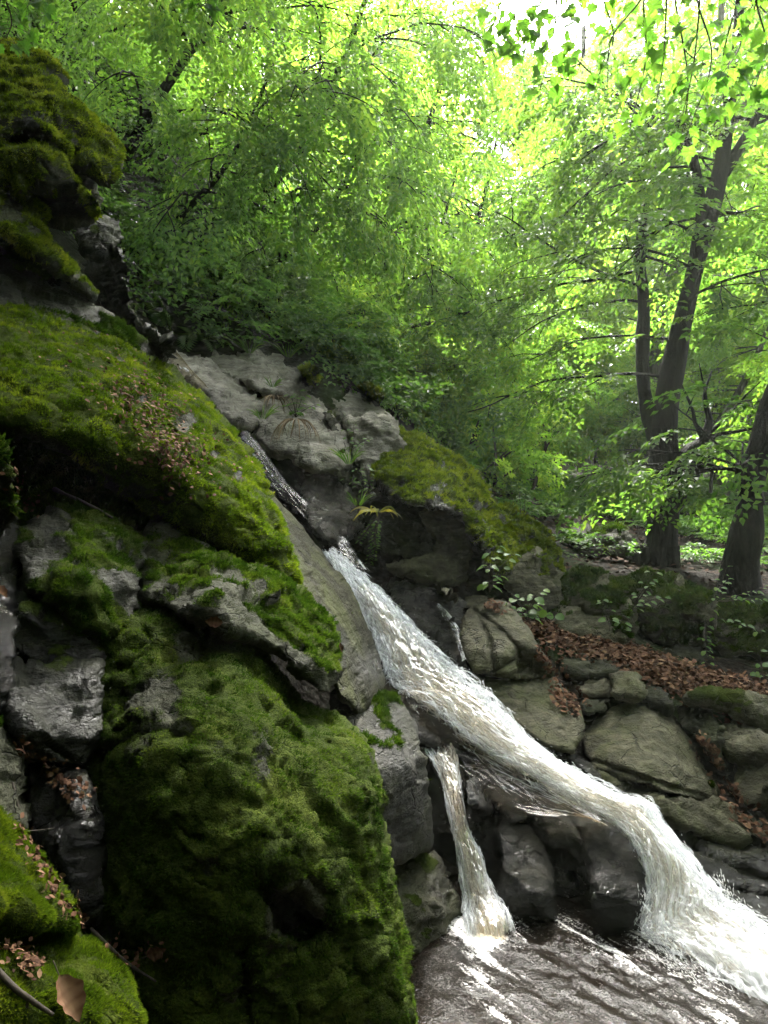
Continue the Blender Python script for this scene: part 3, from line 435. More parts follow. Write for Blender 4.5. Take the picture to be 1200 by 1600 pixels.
# right bank of the stream
rock('angular boulder with a pale flat facet and a black broken side', [(735,948),(760,932),(795,940),(822,975),(842,1012),(868,1048),(866,1060),(815,1060),(770,1056),(740,1052),(722,1015),(718,970)], [(745,950,5.9),(800,950,5.9),(735,1040,5.35),(775,1050,5.3),(860,1055,5.5),(815,1010,5.45),(760,990,5.55)], .5, 'olive', bulge=.06, R=14, g=2.4, fac=(0,0), rough=.02, moss=(-1.3,.6,.5), wb=[(770,1010,18,.25)], chip=.006, strat=(0,.1), steps=[([(740,955),(765,1000),(772,1052)],.07,4),([(740,952),(790,990),(812,1018)],.05,3.5),([(812,1022),(790,1040),(772,1052)],.06,4),([(815,1040),(850,1050)],.22,15)], name='angular_boulder', cat='boulder')
rock('flat grey slab below the angular boulder', [(738,1055),(780,1062),(830,1062),(866,1058),(892,1085),(908,1115),(910,1145),(898,1178),(870,1172),(830,1155),(800,1140),(765,1095)], [(760,1065,5.45),(860,1068,5.5),(800,1130,5.0),(890,1160,4.95),(905,1120,5.2)], .4, 'olive', bulge=.07, R=16, g=2.6, fac=(2,.15), chip=.008, strat=(0,.1), rough=.02, moss=(-1.3,.6,.5), mb=[(885,1160,16,.4)], name='flat_slab', cat='rock slab')
rock('dark wet slab between the white water and the angular boulder', [(600,905),(650,912),(700,925),(730,945),(722,975),(722,1015),(738,1050),(700,1035),(655,985),(620,945)], [(620,915,6.2),(710,930,6.1),(690,1020,5.5),(650,960,5.8)], .4, 'dark', bulge=.06, R=14, g=2.5, fac=(5,.3), rough=.04, moss=(-1.6,.5,.4), wet=.8, strat=(.05,.14), name='wet_slab', cat='rock slab')
rock('small pale stone wedged above the wet slab', [(655,920),(690,918),(715,930),(718,942),(690,945),(665,938)], [(680,922,6.2),(700,940,6.05)], .2, 'olive', bulge=.06, R=9, g=2.4, moss=(-1,.5,.5), name='wedged_stone', cat='stone')
rock('dark wet strata along the right side of the white water', [(765,1095),(800,1140),(850,1165),(900,1180),(930,1205),(990,1250),(1020,1275),(960,1262),(900,1225),(840,1190),(800,1150)], [(780,1110,5.3),(900,1190,5.02),(1000,1260,4.72),(860,1160,5.2),(900,1222,4.92),(800,1150,5.12)], .3, 'dark', bulge=.05, R=10, g=2.5, fac=(6,.4), rough=.04, moss=(-1.2,.6,.5), wet=.9, strat=(.06,.08), chip=0.008, cs=0.4, name='wet_strata', cat='rock')
rock('largest rounded olive-grey boulder on the right bank', [(912,1150),(925,1120),(950,1104),(985,1095),(1020,1102),(1050,1125),(1090,1160),(1115,1195),(1132,1232),(1120,1250),(1080,1250),(1040,1240),(985,1222),(930,1202),(914,1180)], [(950,1110,5.5),(1020,1110,5.5),(1100,1190,5.3),(930,1180,4.95),(1000,1190,4.85),(1080,1235,4.85),(1120,1235,5.0)], .7, 'olive', bulge=.24, R=45, g=2.6, fac=(4,.35), rough=.03, moss=(-1.2,.6,.6), mb=[(1110,1225,14,.9),(940,1120,18,.3)], chip=.010, cs=.4, strat=(.012,.1), steps=[([(930,1190),(1000,1215),(1100,1245)],.05,4)], blades=2500, name='rounded_boulder', cat='boulder')
rock('long layered rock below the largest boulder', [(915,1190),(985,1222),(1040,1242),(1100,1250),(1140,1265),(1180,1285),(1196,1312),(1160,1322),(1110,1310),(1060,1290),(1010,1262),(950,1225)], [(940,1205,4.95),(1060,1255,4.8),(1180,1295,4.75),(1000,1250,4.7),(1120,1305,4.6)], .4, 'olive', bulge=.1, R=14, g=2.5, fac=(5,.4), rough=.03, moss=(-1.,.6,.6), strat=(.07,.08), wb=[(980,1240,25,.5)], name='layered_rock', cat='rock')
rock('dark wet bedrock shelf right of the lower white fall', [(985,1262),(1060,1285),(1130,1312),(1240,1325),(1300,1340),(1300,1520),(1240,1480),(1180,1440),(1120,1400),(1070,1350),(1030,1300)], [(1010,1275,4.55),(1120,1310,4.55),(1250,1330,4.5),(1060,1350,4.2),(1150,1420,4.0),(1260,1470,3.85)], .4, 'slate', bulge=.05, R=14, g=2.6, steps=[([(1040,1300),(1120,1350),(1220,1380)],.10,9),([(1060,1340),(1130,1390),(1250,1420)],.08,8),([(1120,1320),(1260,1345)],.08,7)], fac=(9,.5), rough=.05, moss=(-1.5,.5,.5), wet=.9, strat=(.07,.1), chip=0.01, cs=0.4, name='bedrock_shelf', cat='rock')
R_BANK = [
 ('mossy-topped rock above the rounded boulders at the right edge', [(1060,1092),(1100,1078),(1150,1082),(1220,1095),(1280,1110),(1280,1180),(1200,1150),(1150,1120),(1120,1110)], 5.35, 'olive', (-.2,.6,.7)),
 ('rounded tan boulder between the largest boulder and the right edge', [(1118,1140),(1135,1122),(1170,1130),(1200,1150),(1215,1180),(1180,1200),(1140,1185),(1120,1165)], 5.2, 'olive', (-1.1,.6,.6)),
 ('dim boulder at the right edge beside the leaf-filled crack', [(1135,1215),(1150,1185),(1190,1180),(1260,1195),(1270,1280),(1200,1275),(1160,1260),(1145,1240)], 4.95, 'olive', (-1.,.6,.6)),
 ('grey-green flat rock behind the largest boulder', [(1040,1110),(1065,1098),(1110,1110),(1130,1135),(1125,1175),(1140,1210),(1120,1195),(1090,1155)], 5.25, 'grey', (-1.,.6,.6)),
 ('small two-faced stone above the largest boulder', [(950,1085),(955,1058),(975,1048),(1000,1058),(1010,1085),(1000,1100),(975,1096)], 5.5, 'olive', (-1.,.6,.6)),
 ('low grey stone right of the two-faced stone', [(1000,1088),(1012,1070),(1040,1080),(1055,1100),(1045,1115),(1020,1105)], 5.55, 'grey', (-.9,.6,.6)),
 ('flat stone on the leaf strip nearest the green seedling', [(845,1012),(870,1000),(905,1012),(920,1028),(890,1035),(860,1030)], 6.2, 'grey', (-1.2,.5,.5)),
 ('long flat grey stone half buried in dead leaves', [(868,1030),(905,1020),(950,1030),(970,1045),(950,1060),(910,1062),(885,1052)], 5.95, 'grey', (-1.3,.5,.5)),
 ('dark flat stone below the long flat stone', [(890,1062),(930,1048),(955,1062),(955,1085),(925,1095),(900,1085)], 5.75, 'olive', (-1.2,.5,.5)),
 ('small stone between the flat slab and the largest boulder', [(905,1095),(930,1086),(950,1096),(945,1112),(920,1122),(908,1112)], 5.5, 'grey', (-1.1,.5,.5)),
 ('dark flat stone in the middle of the leaf strip', [(975,1020),(1005,1012),(1030,1028),(1025,1042),(995,1040)], 6.25, 'grey', (-1,.5,.5)),
 ('grey stone at the foot of the mossy bank wall', [(1042,1015),(1060,1003),(1095,1010),(1102,1030),(1090,1042),(1060,1032)], 6.5, 'grey', (-1.,.6,.6)),
 ('small grey stone at the root of the tall seedling beside the angular boulder', [(722,948),(735,930),(760,932),(765,945),(745,955)], 6.0, 'olive', (-.9,.6,.6)),
]
for lb, pl, Y, mt, ms in R_BANK:
    pa = np.array(pl, float); c = pa.mean(0); e = np.ptp(pa, axis=0)
    rock(lb, pl, [(c[0], c[1]-e[1]*.4, Y+.25), (c[0]+e[0]*.3, c[1], Y), (c[0]-e[0]*.3, c[1]+e[1]*.2, Y-.03), (c[0], c[1]+e[1]*.45, Y-.08)], .35, mt, bulge=.12, R=min(e)*.28, g=2.4, fac=(7,.75), rough=.025, chip=.02, cs=.3, moss=ms, strat=(.012,.1), name='bank_stone', cat='stone' if max(e) < 80 else 'rock')
# mossy bank wall under the trees
B_WALL = [
 ('dim mossy bank rock at the left end of the wall under the trees', [(868,905),(900,888),(935,892),(965,905),(985,925),(960,945),(920,960),(880,955)], 7.3, (.0,.7,.5)),
 ('lower bank rock above the start of the leaf strip', [(850,960),(880,945),(920,950),(955,965),(985,1000),(960,1012),(910,1000),(870,985)], 6.9, (-.5,.7,.5)),
 ('round-topped bank rock behind the small seedlings', [(900,925),(925,910),(955,918),(985,945),(1000,985),(975,1000),(940,975),(910,955)], 7.1, (-.1,.7,.5)),
 ('widest mossy block of the bank wall', [(960,905),(1000,890),(1050,895),(1090,912),(1118,935),(1115,985),(1108,1010),(1060,1018),(1010,990),(980,950)], 7.2, (.1,.6,.5)),
 ('square mossy block at the right end of the bank wall', [(1105,955),(1130,940),(1180,948),(1280,955),(1280,1040),(1200,1032),(1130,1020),(1108,1000)], 7.0, (.2,.6,.5)),
 ('dark undercut rock beneath the square mossy block', [(1095,1005),(1150,1015),(1280,1030),(1280,1090),(1200,1080),(1140,1055),(1100,1035)], 7.1, (-1,.5,.5)),
]
for i, (lb, pl, Y, ms) in enumerate(B_WALL):
    Y -= .45
    pa = np.array(pl, float); c = pa.mean(0); e = np.ptp(pa, axis=0)
    rock(lb, pl, [(c[0], c[1]-e[1]*.45, Y+.35), (c[0]+e[0]*.3, c[1]-e[1]*.1, Y), (c[0]-e[0]*.3, c[1], Y), (c[0], c[1]+e[1]*.45, Y-.05)], .6, 'dark' if i == 5 else 'olive', bulge=.12, R=min(e)*.3, g=2.7, fac=(5,.4), rough=.05, moss=ms, blades=0 if i == 5 else 6000, bmat='moss_dim', blen=.02, name='bank_rock', cat='rock')
rock('dark mossy rock on the forest floor left of the big forked tree', [(850,850),(880,828),(930,822),(972,820),(980,850),(975,872),(920,870),(870,868)], [(900,830,9.9),(960,828,9.8),(900,862,9.5),(970,865,9.5)], .8, 'dark', bulge=.15, R=18, g=2.8, rough=.05, moss=(-.2,.7,.5), blades=4000, bmat='moss_dim', blen=.03, name='mossy_rock', cat='rock')
rock('yellow-mossed small boulder in the bright undergrowth above the pale rocks', [(450,590),(468,572),(490,575),(502,598),(480,606)], [(475,585,9.2),(490,600,9.1)], .4, 'grey', bulge=.12, R=14, g=2.6, moss=(.5,.4,.3), blades=5000, bmat='moss_olive', blen=.03, name='mossy_stone', cat='stone')
rock('small mossy boulder among plants behind the flat ridged rock', [(548,610),(565,598),(590,602),(600,622),(585,632)], [(570,610,9.4),(590,625,9.3)], .4, 'grey', bulge=.12, R=14, g=2.6, moss=(.4,.4,.3), blades=5000, bmat='moss_olive', blen=.03, name='mossy_stone', cat='stone')
# ---------------------------------------------------------------- water
def water_mat(name, sx, sy, lo, hi, tint=(.86, .80, .70), bump=.5, gl=1., gr=.06):
    t = NT(name); fl = t.n('Attribute', attribute_name='flow').outputs['Vector']; p = t.pos()
    mv = t.n('Mapping', {'Vector': fl, 'Scale': (sx, sy, 1)}).outputs[0]; mv2 = t.n('Mapping', {'Vector': fl, 'Scale': (sx*.35, sy*.4, 1)}).outputs[0]
    s1 = t.noise(mv, 1., 8, .7, .35); s2 = t.noise(mv2, 1., 4, .55, .8); s3 = t.noise(t.n('Mapping', {'Vector': fl, 'Scale': (sx*6, sy*5, 1)}).outputs[0], 1., 5, .75)
    s = t.math('ADD', t.math('MULTIPLY', s1, .5), t.math('ADD', t.math('MULTIPLY', s2, .25), t.math('MULTIPLY', s3, .25)))
    f = t.math('ADD', t.math('MULTIPLY', t.math('SUBTRACT', s, .5), 2.6), t.attr('foam')); fm = t.step(f, lo, hi)
    bm = t.n('Bump', {'Strength': bump, 'Distance': .03, 'Height': s})
    wc = t.mix(t.step(s1, .3, .55), (.86, .88, .90), (.95, .96, .97))
    foam = t.n('MixShader', {0: .5, 1: t.n('BsdfPrincipled', {'Base Color': wc, 'Roughness': .6, 'Specular IOR Level': .25, 'Normal': bm}), 2: t.n('BsdfTranslucent', {'Color': wc})})
    film = t.n('MixShader', {0: t.math('MULTIPLY', t.n('Fresnel', {'IOR': 1.33}).outputs[0], gl), 1: t.n('BsdfTransparent', {'Color': tint}), 2: t.n('BsdfGlossy', {'Color': (1, 1, 1), 'Roughness': gr, 'Normal': bm})})
    return t.fin(t.n('MixShader', {0: fm, 1: film, 2: foam}))
M['white_water'] = water_mat('white_water', 6, 46, .26, .80, bump=.4, gl=.5, gr=.15)
M['film'] = water_mat('water_film', 8, 30, .45, .75, bump=.25, gl=.12, gr=.25)
def flow(name, rows, nu, nv, mat, lift=.03, turb=.03, foamf=None, seed=0, parent=None):
    rows = np.asarray(rows, float); L = W(rows[:, 0], rows[:, 1], rows[:, 4]); Rr = W(rows[:, 2], rows[:, 3], rows[:, 4]+(rows[:, 5] if rows.shape[1] > 5 else 0))
    L = catmull(L, nu); Rr = catmull(Rr, nu); mid = (L+Rr)/2; u = np.concatenate([[0], np.cumsum(np.linalg.norm(np.diff(mid, axis=0), axis=1))])
    v = np.linspace(0, 1, nv); V = L[:, None]*(1-v)[None, :, None]+Rr[:, None]*v[None, :, None]
    T = nrm(np.gradient(mid, axis=0)); S = nrm(Rr-L); N = nrm(np.cross(S, T)); N = np.where(N[:, 2:3] < 0, -N, N)
    wd = np.linalg.norm(Rr-L, axis=1)
    uu = np.repeat(u, nv); vv = np.tile(v, nu); vm = vv*np.repeat(wd, nv)
    prof = np.sin(np.pi*np.clip(vv, 0, 1))**.6
    q = np.column_stack([uu*3.2, vm*9, np.full_like(uu, seed)])
    h = .6*fbm(q, 1., 4, 3+seed)+.7*fbm(q*np.array([1.6, 2.6, 1]), 1.7, 3, 11+seed)+.35*fbm(q*np.array([5, 4, 1]), 1.7, 3, 14+seed)
    V = V.reshape(-1, 3)+np.repeat(N, nv, 0)*(lift*prof-.03*(1-prof)+turb*h*(.35+.65*prof))[:, None]
    I = np.arange(nu*nv).reshape(nu, nv); qd = np.stack([I[:-1, :-1], I[:-1, 1:], I[1:, 1:], I[1:, :-1]], -1).reshape(-1, 4)
    foam = foamf(uu/u[-1], vv) if foamf else np.full(len(V), .7)
    foam = foam-.6*(1-sstep(0, .12, np.minimum(vv, 1-vv)))+.18*h
    return mk(name, V, [qd], mat, attrs={'foam': foam}, uv=np.column_stack([uu, vm, 0*uu]), parent=parent)
MAIN = [(505,868,520,866,6.2),(522,890,545,888,6.05),(550,928,584,918,5.85),(582,985,630,965,5.62),(602,1035,674,1015,5.42),(622,1075,716,1055,5.25),(668,1103,758,1090,5.05),(722,1146,795,1128,4.86),(785,1190,838,1172,4.72),(848,1222,888,1204,4.56),(900,1255,950,1240,4.4),(950,1282,1012,1262,4.3),(985,1312,1035,1295,4.2),(1006,1350,1068,1335,4.11),(1013,1400,1100,1378,4.03),(1010,1456,1140,1420,3.93),(1055,1492,1200,1462,3.78),(1115,1545,1250,1500,3.6),(1180,1630,1330,1570,3.35)]
def fm(u, v): return .56+.12*np.sin(u*9)-.35*sstep(.62, .95, v)*(u > .1)*(u < .42)-.25*sstep(.08, 0, u)
c1 = tag(flow('white_water_cascade', MAIN, 420, 60, M['white_water'], .03, .016, fm, 0), kind='structure')
M2 = [(a+6, b-4, c-8, d-2, y-.04) for a, b, c, d, y in MAIN[2:]]
tag(flow('white_water_spray', M2, 380, 50, M['white_water'], .05, .03, lambda u, v: .36+.2*sstep(.5, .9, u)+.1*np.sin(u*14+1), 5), kind='structure')
SIDE = [(652,1150,698,1160,5.0),(668,1180,708,1186,4.82),(688,1215,716,1220,4.66),(698,1258,722,1260,4.5),(708,1300,730,1298,4.4),(718,1340,748,1336,4.3),(722,1375,758,1370,4.24),(727,1405,772,1402,4.18),(730,1432,786,1424,4.08),(734,1452,792,1443,3.98),(738,1478,794,1468,3.95)]
tag(flow('side_cascade_water', SIDE, 260, 40, M['white_water'], .025, .02, lambda u, v: .14+.16*np.sin(u*8+1)+.3*np.exp(-((u-.62)/.07)**2)-.2*sstep(.9, 1, u), 2), kind='structure')
tag(flow('side_cascade_spray', [(a+2, b, c+4, d, y-.04) for a, b, c, d, y in SIDE[1:]], 220, 36, M['white_water'], .035, .03, lambda u, v: .10+.32*np.exp(-((u-.75)/.2)**2), 7), kind='structure')
# thin sheet running over the ledge
SH = [(612,1082,690,1075,5.12),(640,1140,765,1130,4.92),(690,1180,850,1195,4.78),(735,1220,905,1242,4.58),(800,1262,955,1285,4.42),(870,1270,990,1318,4.3)]
tag(flow('thin_water_sheet', SH, 160, 60, M['film'], .035, .012, lambda u, v: .30+.28*sstep(.5, 1, v)+.15*sstep(.25, 0, u), 9), kind='structure')
UP = [(180,400,192,402,6.7),(200,470,212,470,6.4),(300,600,330,608,7.4),(345,645,372,655,7.3),(375,690,412,700,7.0),(405,738,450,752,6.75),(432,775,490,790,6.55),(470,825,540,835,6.38),(498,862,560,866,6.22),(515,885,585,892,6.1)]
tag(flow('upper_stream_water', UP, 220, 40, M['film'], .02, .014, lambda u, v: .16+.10*np.sin(u*20)+.12*(1-v)+.25*sstep(.9,1,u), 4), kind='structure')
tag(flow('slab_trickle_water', [(672,948,690,944,5.98),(688,965,712,968,5.82),(705,985,722,990,5.7),(715,1010,728,1015,5.55),(722,1032,732,1036,5.42)], 60, 16, M['film'], .02, .012, lambda u, v: .62-.1*u, 6), kind='structure')
# pool
px_, py_ = np.meshgrid(np.arange(-.5, 3.6, .014), np.arange(1.6, 5.0, .014)); a, b = px_.ravel(), py_.ravel()
q = np.column_stack([a, b, 0*a]); dw = q@np.array([.55, -.83, 0]); cw = q@np.array([.83, .55, 0]); ql = np.column_stack([dw*3.0, cw*6.5, 0*a])
fd = np.minimum(np.exp(-((a-1.45)**2+(b-3.85)**2)/.5)+np.exp(-((a-.5)**2+(b-4.05)**2)/.05), 1)
z = -2.065+.005*fbm(ql, 1.6, 3, 3)+.0022*fbm(ql, 5.2, 3, 6)+.03*fd**2*fbm(ql, 1.6, 3, 8)-.03*sstep(3.2, 1.6, b)
sdv = seg_dist(np.column_stack([a, b]), np.array([(.46, 4.1), (.44, 3.7), (.50, 3.3)]), np.array([(.44, 3.7), (.50, 3.3), (.52, 2.7)]))[0]
fo = .02+.46*fd**1.3+.5*np.exp(-(sdv/.10)**2)*sstep(2.4, 3.8, b)+.24*fbm(np.column_stack([dw*2.2, cw*8, 0*a]), 1., 3, 12)
I = np.arange(len(a)).reshape(px_.shape); qd = np.stack([I[:-1, :-1], I[:-1, 1:], I[1:, 1:], I[1:, :-1]], -1).reshape(-1, 4)
t = NT('pool_water'); p = t.pos(); fl = t.n('Mapping', {'Vector': t.n('Attribute', attribute_name='flow').outputs['Vector'], 'Scale': (5, 22, 1)}).outputs[0]
s1 = t.noise(fl, 1., 6, .65, .6); s3 = t.noise(p, 80, 6, .65, .5)
f = t.step(t.math('ADD', t.math('ADD', t.math('MULTIPLY', s1, 1.3), t.math('MULTIPLY', s3, .9)), t.math('SUBTRACT', t.attr('foam'), 1.1)), .36, .75)
bm = t.n('Bump', {'Strength': .45, 'Distance': .010, 'Height': t.math('ADD', s1, t.math('MULTIPLY', s3, .5))})
wa = t.n('BsdfPrincipled', {'Base Color': t.mix(t.step(s3, .3, .7), (.003, .0023, .0016), (.012, .009, .006)), 'Roughness': .085, 'Specular IOR Level': .13, 'IOR': 1.33, 'Normal': bm})
fo_ = t.n('BsdfPrincipled', {'Base Color': (.8, .78, .75), 'Roughness': .4, 'Normal': bm})
M['pool'] = t.fin(t.n('MixShader', {0: f, 1: wa, 2: fo_}))
tag(mk('pool_water', np.column_stack([a, b, z]), [qd], M['pool'], attrs={'foam': fo}, uv=np.column_stack([dw, cw, 0*a])), kind='structure')
# torn threads of white water: many thin bands following the fall
t = NT('water_thread'); th = t.attr('fade'); p = t.pos(); fa = t.math('MULTIPLY', th, t.step(t.noise(p, 130, 3, .7), .3, .6, .45, 1.))
wsh = t.n('MixShader', {0: .5, 1: t.n('BsdfPrincipled', {'Base Color': (.93, .95, .97), 'Roughness': .5, 'Specular IOR Level': .3}), 2: t.n('BsdfTranslucent', {'Color': (.93, .95, .97)})})
M['thread'] = t.fin(t.n('MixShader', {0: fa, 1: t.n('BsdfTransparent'), 2: wsh}))
def threads(name, rows, n, seed, dens, lo=.05, hi=.17, w0=.0034, up=.042, out=.06):
    rs = np.random.RandomState(seed); rows = np.asarray(rows, float); NU = 300; L = catmull(W(rows[:, 0], rows[:, 1], rows[:, 4]), NU); R = catmull(W(rows[:, 2], rows[:, 3], rows[:, 4]), NU)
    mid = (L+R)/2; ul = np.concatenate([[0], np.cumsum(np.linalg.norm(np.diff(mid, axis=0), axis=1))]); T = nrm(np.gradient(mid, axis=0)); S = nrm(R-L); Nn = nrm(np.cross(S, T)); Nn = np.where(Nn[:, 2:] < 0, -Nn, Nn)
    u = rs.rand(n*3); v = rs.rand(n*3)*(1+2*out)-out; k = rs.rand(n*3) < np.clip(dens(u, v), 0, 1); u, v = u[k][:n], v[k][:n]; n = len(u); K = 7
    ln = rs.uniform(lo, hi, n); a = u*ul[-1]; ss = np.clip(a[:, None]+(np.linspace(-.5, .5, K)[None]*ln[:, None]), 0, ul[-1]-1e-4); f = np.interp(ss, ul, np.arange(NU)); i = np.minimum(f.astype(int), NU-2); g = (f-i)[..., None]
    vv = (v[:, None]+rs.normal(0, .07, n)[:, None]*np.linspace(-1, 1, K)[None])[..., None]
    def at(A): return A[i]*(1-g)+A[i+1]*g
    h = (np.abs(rs.normal(0, up, n))[:, None]*(.5+.5*np.sin(np.linspace(0, np.pi, K)))[None]+.012)[..., None]
    P = at(L)*(1-vv)+at(R)*vv+at(Nn)*h; tw = rs.normal(0, .7, n)[:, None, None]; sd = nrm(at(S)*np.cos(tw)+at(Nn)*np.sin(tw)); wd = (w0*rs.uniform(.5, 2.2, n)[:, None]*np.sin(np.linspace(.25, np.pi-.25, K))[None])[..., None]
    V = np.stack([P-sd*wd, P+sd*wd], 2).reshape(-1, 3); j = (np.arange(n)*K*2)[:, None]+(np.arange(K-1)*2)[None]; q = np.stack([j, j+1, j+3, j+2], -1).reshape(-1, 4)
    fd_ = np.repeat((rs.uniform(.35, 1., n)[:, None]*np.sin(np.linspace(.12, np.pi-.12, K))[None]).ravel(), 2); return tag(mk(name, V, [q], M['thread'], attrs={'fade': fd_}), kind='stuff')
threads('white_water_threads', MAIN, 9000, 21, lambda u, v: (.35+.65*sstep(.06, .2, u))*(.55+.45*np.abs(2*v-1)))
threads('side_water_threads', SIDE, 1700, 22, lambda u, v: .4+.6*sstep(.3, .7, u), .05, .18, .0028, .02, .1)
SHL = [(a, b, c, d, y) for a, b, c, d, y in [(640,1095,690,1080,5.1),(690,1130,765,1118,4.92),(740,1180,830,1178,4.78),(800,1222,890,1218,4.58),(870,1258,955,1270,4.42)]]
threads('ledge_water_threads', SHL, 900, 23, lambda u, v: .3+.7*v, .05, .2, .0025, .006, .0)
def poolthreads(name, line, n, seed, spr, lo, hi, w0):
    rs = np.random.RandomState(seed); A = np.asarray(line, float); rows = [((x-s)/y*F_+CX, CY+2.045/y*F_, (x+s)/y*F_+CX, CY+2.045/y*F_, y) for (x, y, s) in A]; return threads(name, rows, n, seed, lambda u, v: np.exp(-((v-.5)/.2)**2)*(1-.7*u), lo, hi, w0, .004, 0)
# flying drops and torn threads of water along the falls
def drops(name, rows, n, seed, s0=.0025, up=.04):
    rs = np.random.RandomState(seed); rows = np.asarray(rows, float); k = rs.randint(0, len(rows)-1, n); f = rs.rand(n, 1); e = np.where(rs.rand(n, 1) < .75, np.where(rs.rand(n, 1) < .5, rs.normal(0, .07, (n, 1)), 1+rs.normal(0, .07, (n, 1))), rs.rand(n, 1))
    L = W(rows[:, 0], rows[:, 1], rows[:, 4]); R = W(rows[:, 2], rows[:, 3], rows[:, 4]); l = L[k]*(1-f)+L[k+1]*f; r = R[k]*(1-f)+R[k+1]*f
    d = nrm(L[k+1]-L[k]+rs.normal(0, .05, (n, 3))); c = l*(1-e)+r*e+np.abs(rs.normal(0, up, (n, 1)))*np.array([.1, -.4, .7])
    ln = s0*rs.uniform(1, 5, (n, 1)); wd = s0*rs.uniform(.25, .7, (n, 1)); s = nrm(np.cross(d, rs.normal(size=(n, 3)))); u = np.cross(d, s)
    V = np.stack([c-d*ln, c+s*wd, c+u*wd, c-s*wd, c-u*wd, c+d*ln], 1).reshape(-1, 3)
    tr = np.array([(0,2,1),(0,3,2),(0,4,3),(0,1,4),(5,1,2),(5,2,3),(5,3,4),(5,4,1)]); T = (np.arange(n)[:, None, None]*6+tr[None]).reshape(-1, 3)
    return mk(name, V, [T], M['drop'])
t = NT('water_drop'); M['drop'] = t.fin(t.n('MixShader', {0: .4, 1: t.n('BsdfPrincipled', {'Base Color': (.85, .85, .84), 'Roughness': .1}), 2: t.n('BsdfTranslucent', {'Color': (.85, .85, .84)})}))
tag(drops('water_drops', MAIN[2:], 1300, 1), kind='stuff'); tag(drops('splash_drops', [(1000,1400,1110,1380,4.0),(1005,1450,1140,1425,3.9),(1040,1500,1210,1470,3.72),(1110,1560,1260,1520,3.5)], 1600, 5, .003, .06), kind='stuff'); tag(drops('side_water_drops', SIDE+[(722,1452,800,1440,4.0),(716,1490,806,1476,3.8)], 700, 2, .0022, .03), kind='stuff')
# ---------------------------------------------------------------- leaves and trees
def spray(rs, n_side=7, wid=.55, ll=.07):
    """one flat twig, 1 unit long along +X: leaf base, direction, size"""
    out = []
    def run(p, d, L, step):
        s = 1; x = step*.6
        while x < L:
            q = p+d*x; a = math.radians(rs.uniform(38, 62))*s; dd = np.array([d[0]*math.cos(a)-d[1]*math.sin(a), d[0]*math.sin(a)+d[1]*math.cos(a), rs.normal(0, .12)])
            out.append((*q, *dd, rs.uniform(.75, 1.15))); s = -s; x += step*rs.uniform(.8, 1.2)
        out.append((*(p+d*L), *d, 1.))
    run(np.zeros(3), np.array([1., 0, 0]), 1., .085)
    for i in range(n_side):
        x = .12+.78*i/n_side; s = 1 if i % 2 else -1; a = math.radians(rs.uniform(35, 55))*s
        run(np.array([x, 0, rs.normal(0, .03)]), np.array([math.cos(a), math.sin(a), rs.normal(0, .1)]), wid*(1-.55*x)*rs.uniform(.7, 1.1), .09)
    A = np.array(out); A[:, 2] -= .28*A[:, 0]**2+.12*np.abs(A[:, 1]); return A
_rs = np.random.RandomState(11)
SPR = [spray(_rs) for _ in range(6)]; SPR_S = [spray(_rs, 4, .4) for _ in range(4)]
def leaves(P, X, Nz, S, ll, lw, rs, protos=None, jit=.2, tbase=None, droop=.25):
    """sprays at P along X with up-normal Nz and length S -> leaf mesh arrays (two triangles a leaf, folded on the midrib)"""
    protos = protos or SPR
    X = nrm(X); Y = nrm(np.cross(Nz, X)); Z = np.cross(X, Y); k = rs.randint(0, len(protos), len(P)); Vs = []; Ts = []
    for j in range(len(protos)):
        m = k == j
        if not m.any(): continue
        A = protos[j]; n = len(A); s = S[m][:, None, None]
        fr = np.stack([X[m], Y[m], Z[m]], 1)
        b = np.einsum('nc,mcd->mnd', A[:, :3], fr)*s+P[m][:, None]
        d = np.einsum('nc,mcd->mnd', A[:, 3:6], fr)+rs.normal(0, jit*.5, (m.sum(), n, 3)); d[..., 2] -= droop; d = nrm(d)
        nn = Z[m][:, None]+rs.normal(0, jit, (m.sum(), n, 3)); sd = nrm(np.cross(nn, d)); nn = np.cross(d, sd)
        L = ll*A[:, 6][None, :, None]*rs.uniform(.8, 1.2, (m.sum(), n, 1)); w = lw*.5*L/ll
        V = np.stack([b, b+d*L*.48+sd*w+nn*w*.35, b+d*L-nn*L*.12, b+d*L*.48-sd*w+nn*w*.35], 2)
        Vs.append(V.reshape(-1, 3)); tb = rs.normal(.5, .14, (m.sum(), 1)) if tbase is None else tbase[m][:, None]+rs.normal(0, .08, (m.sum(), 1))
        Ts.append(np.repeat(np.clip(tb+rs.normal(0, .17, (m.sum(), n)), 0, 1).ravel(), 4))
    return np.vstack(Vs), np.concatenate(Ts)
def leaf_faces(n): i = np.arange(n)[:, None]*4; return np.concatenate([i+np.array([[0, 1, 2]]), i+np.array([[0, 2, 3]])])
def curve(p, d, L, droop, n, rs, wob=.12):
    P = [np.array(p, float)]; d = np.array(d, float)
    for i in range(n):
        d = d+rs.normal(0, wob, 3); d[2] -= droop*(.4+i/n); d = d/np.linalg.norm(d); P.append(P[-1]+d*L/n)
    return np.array(P)
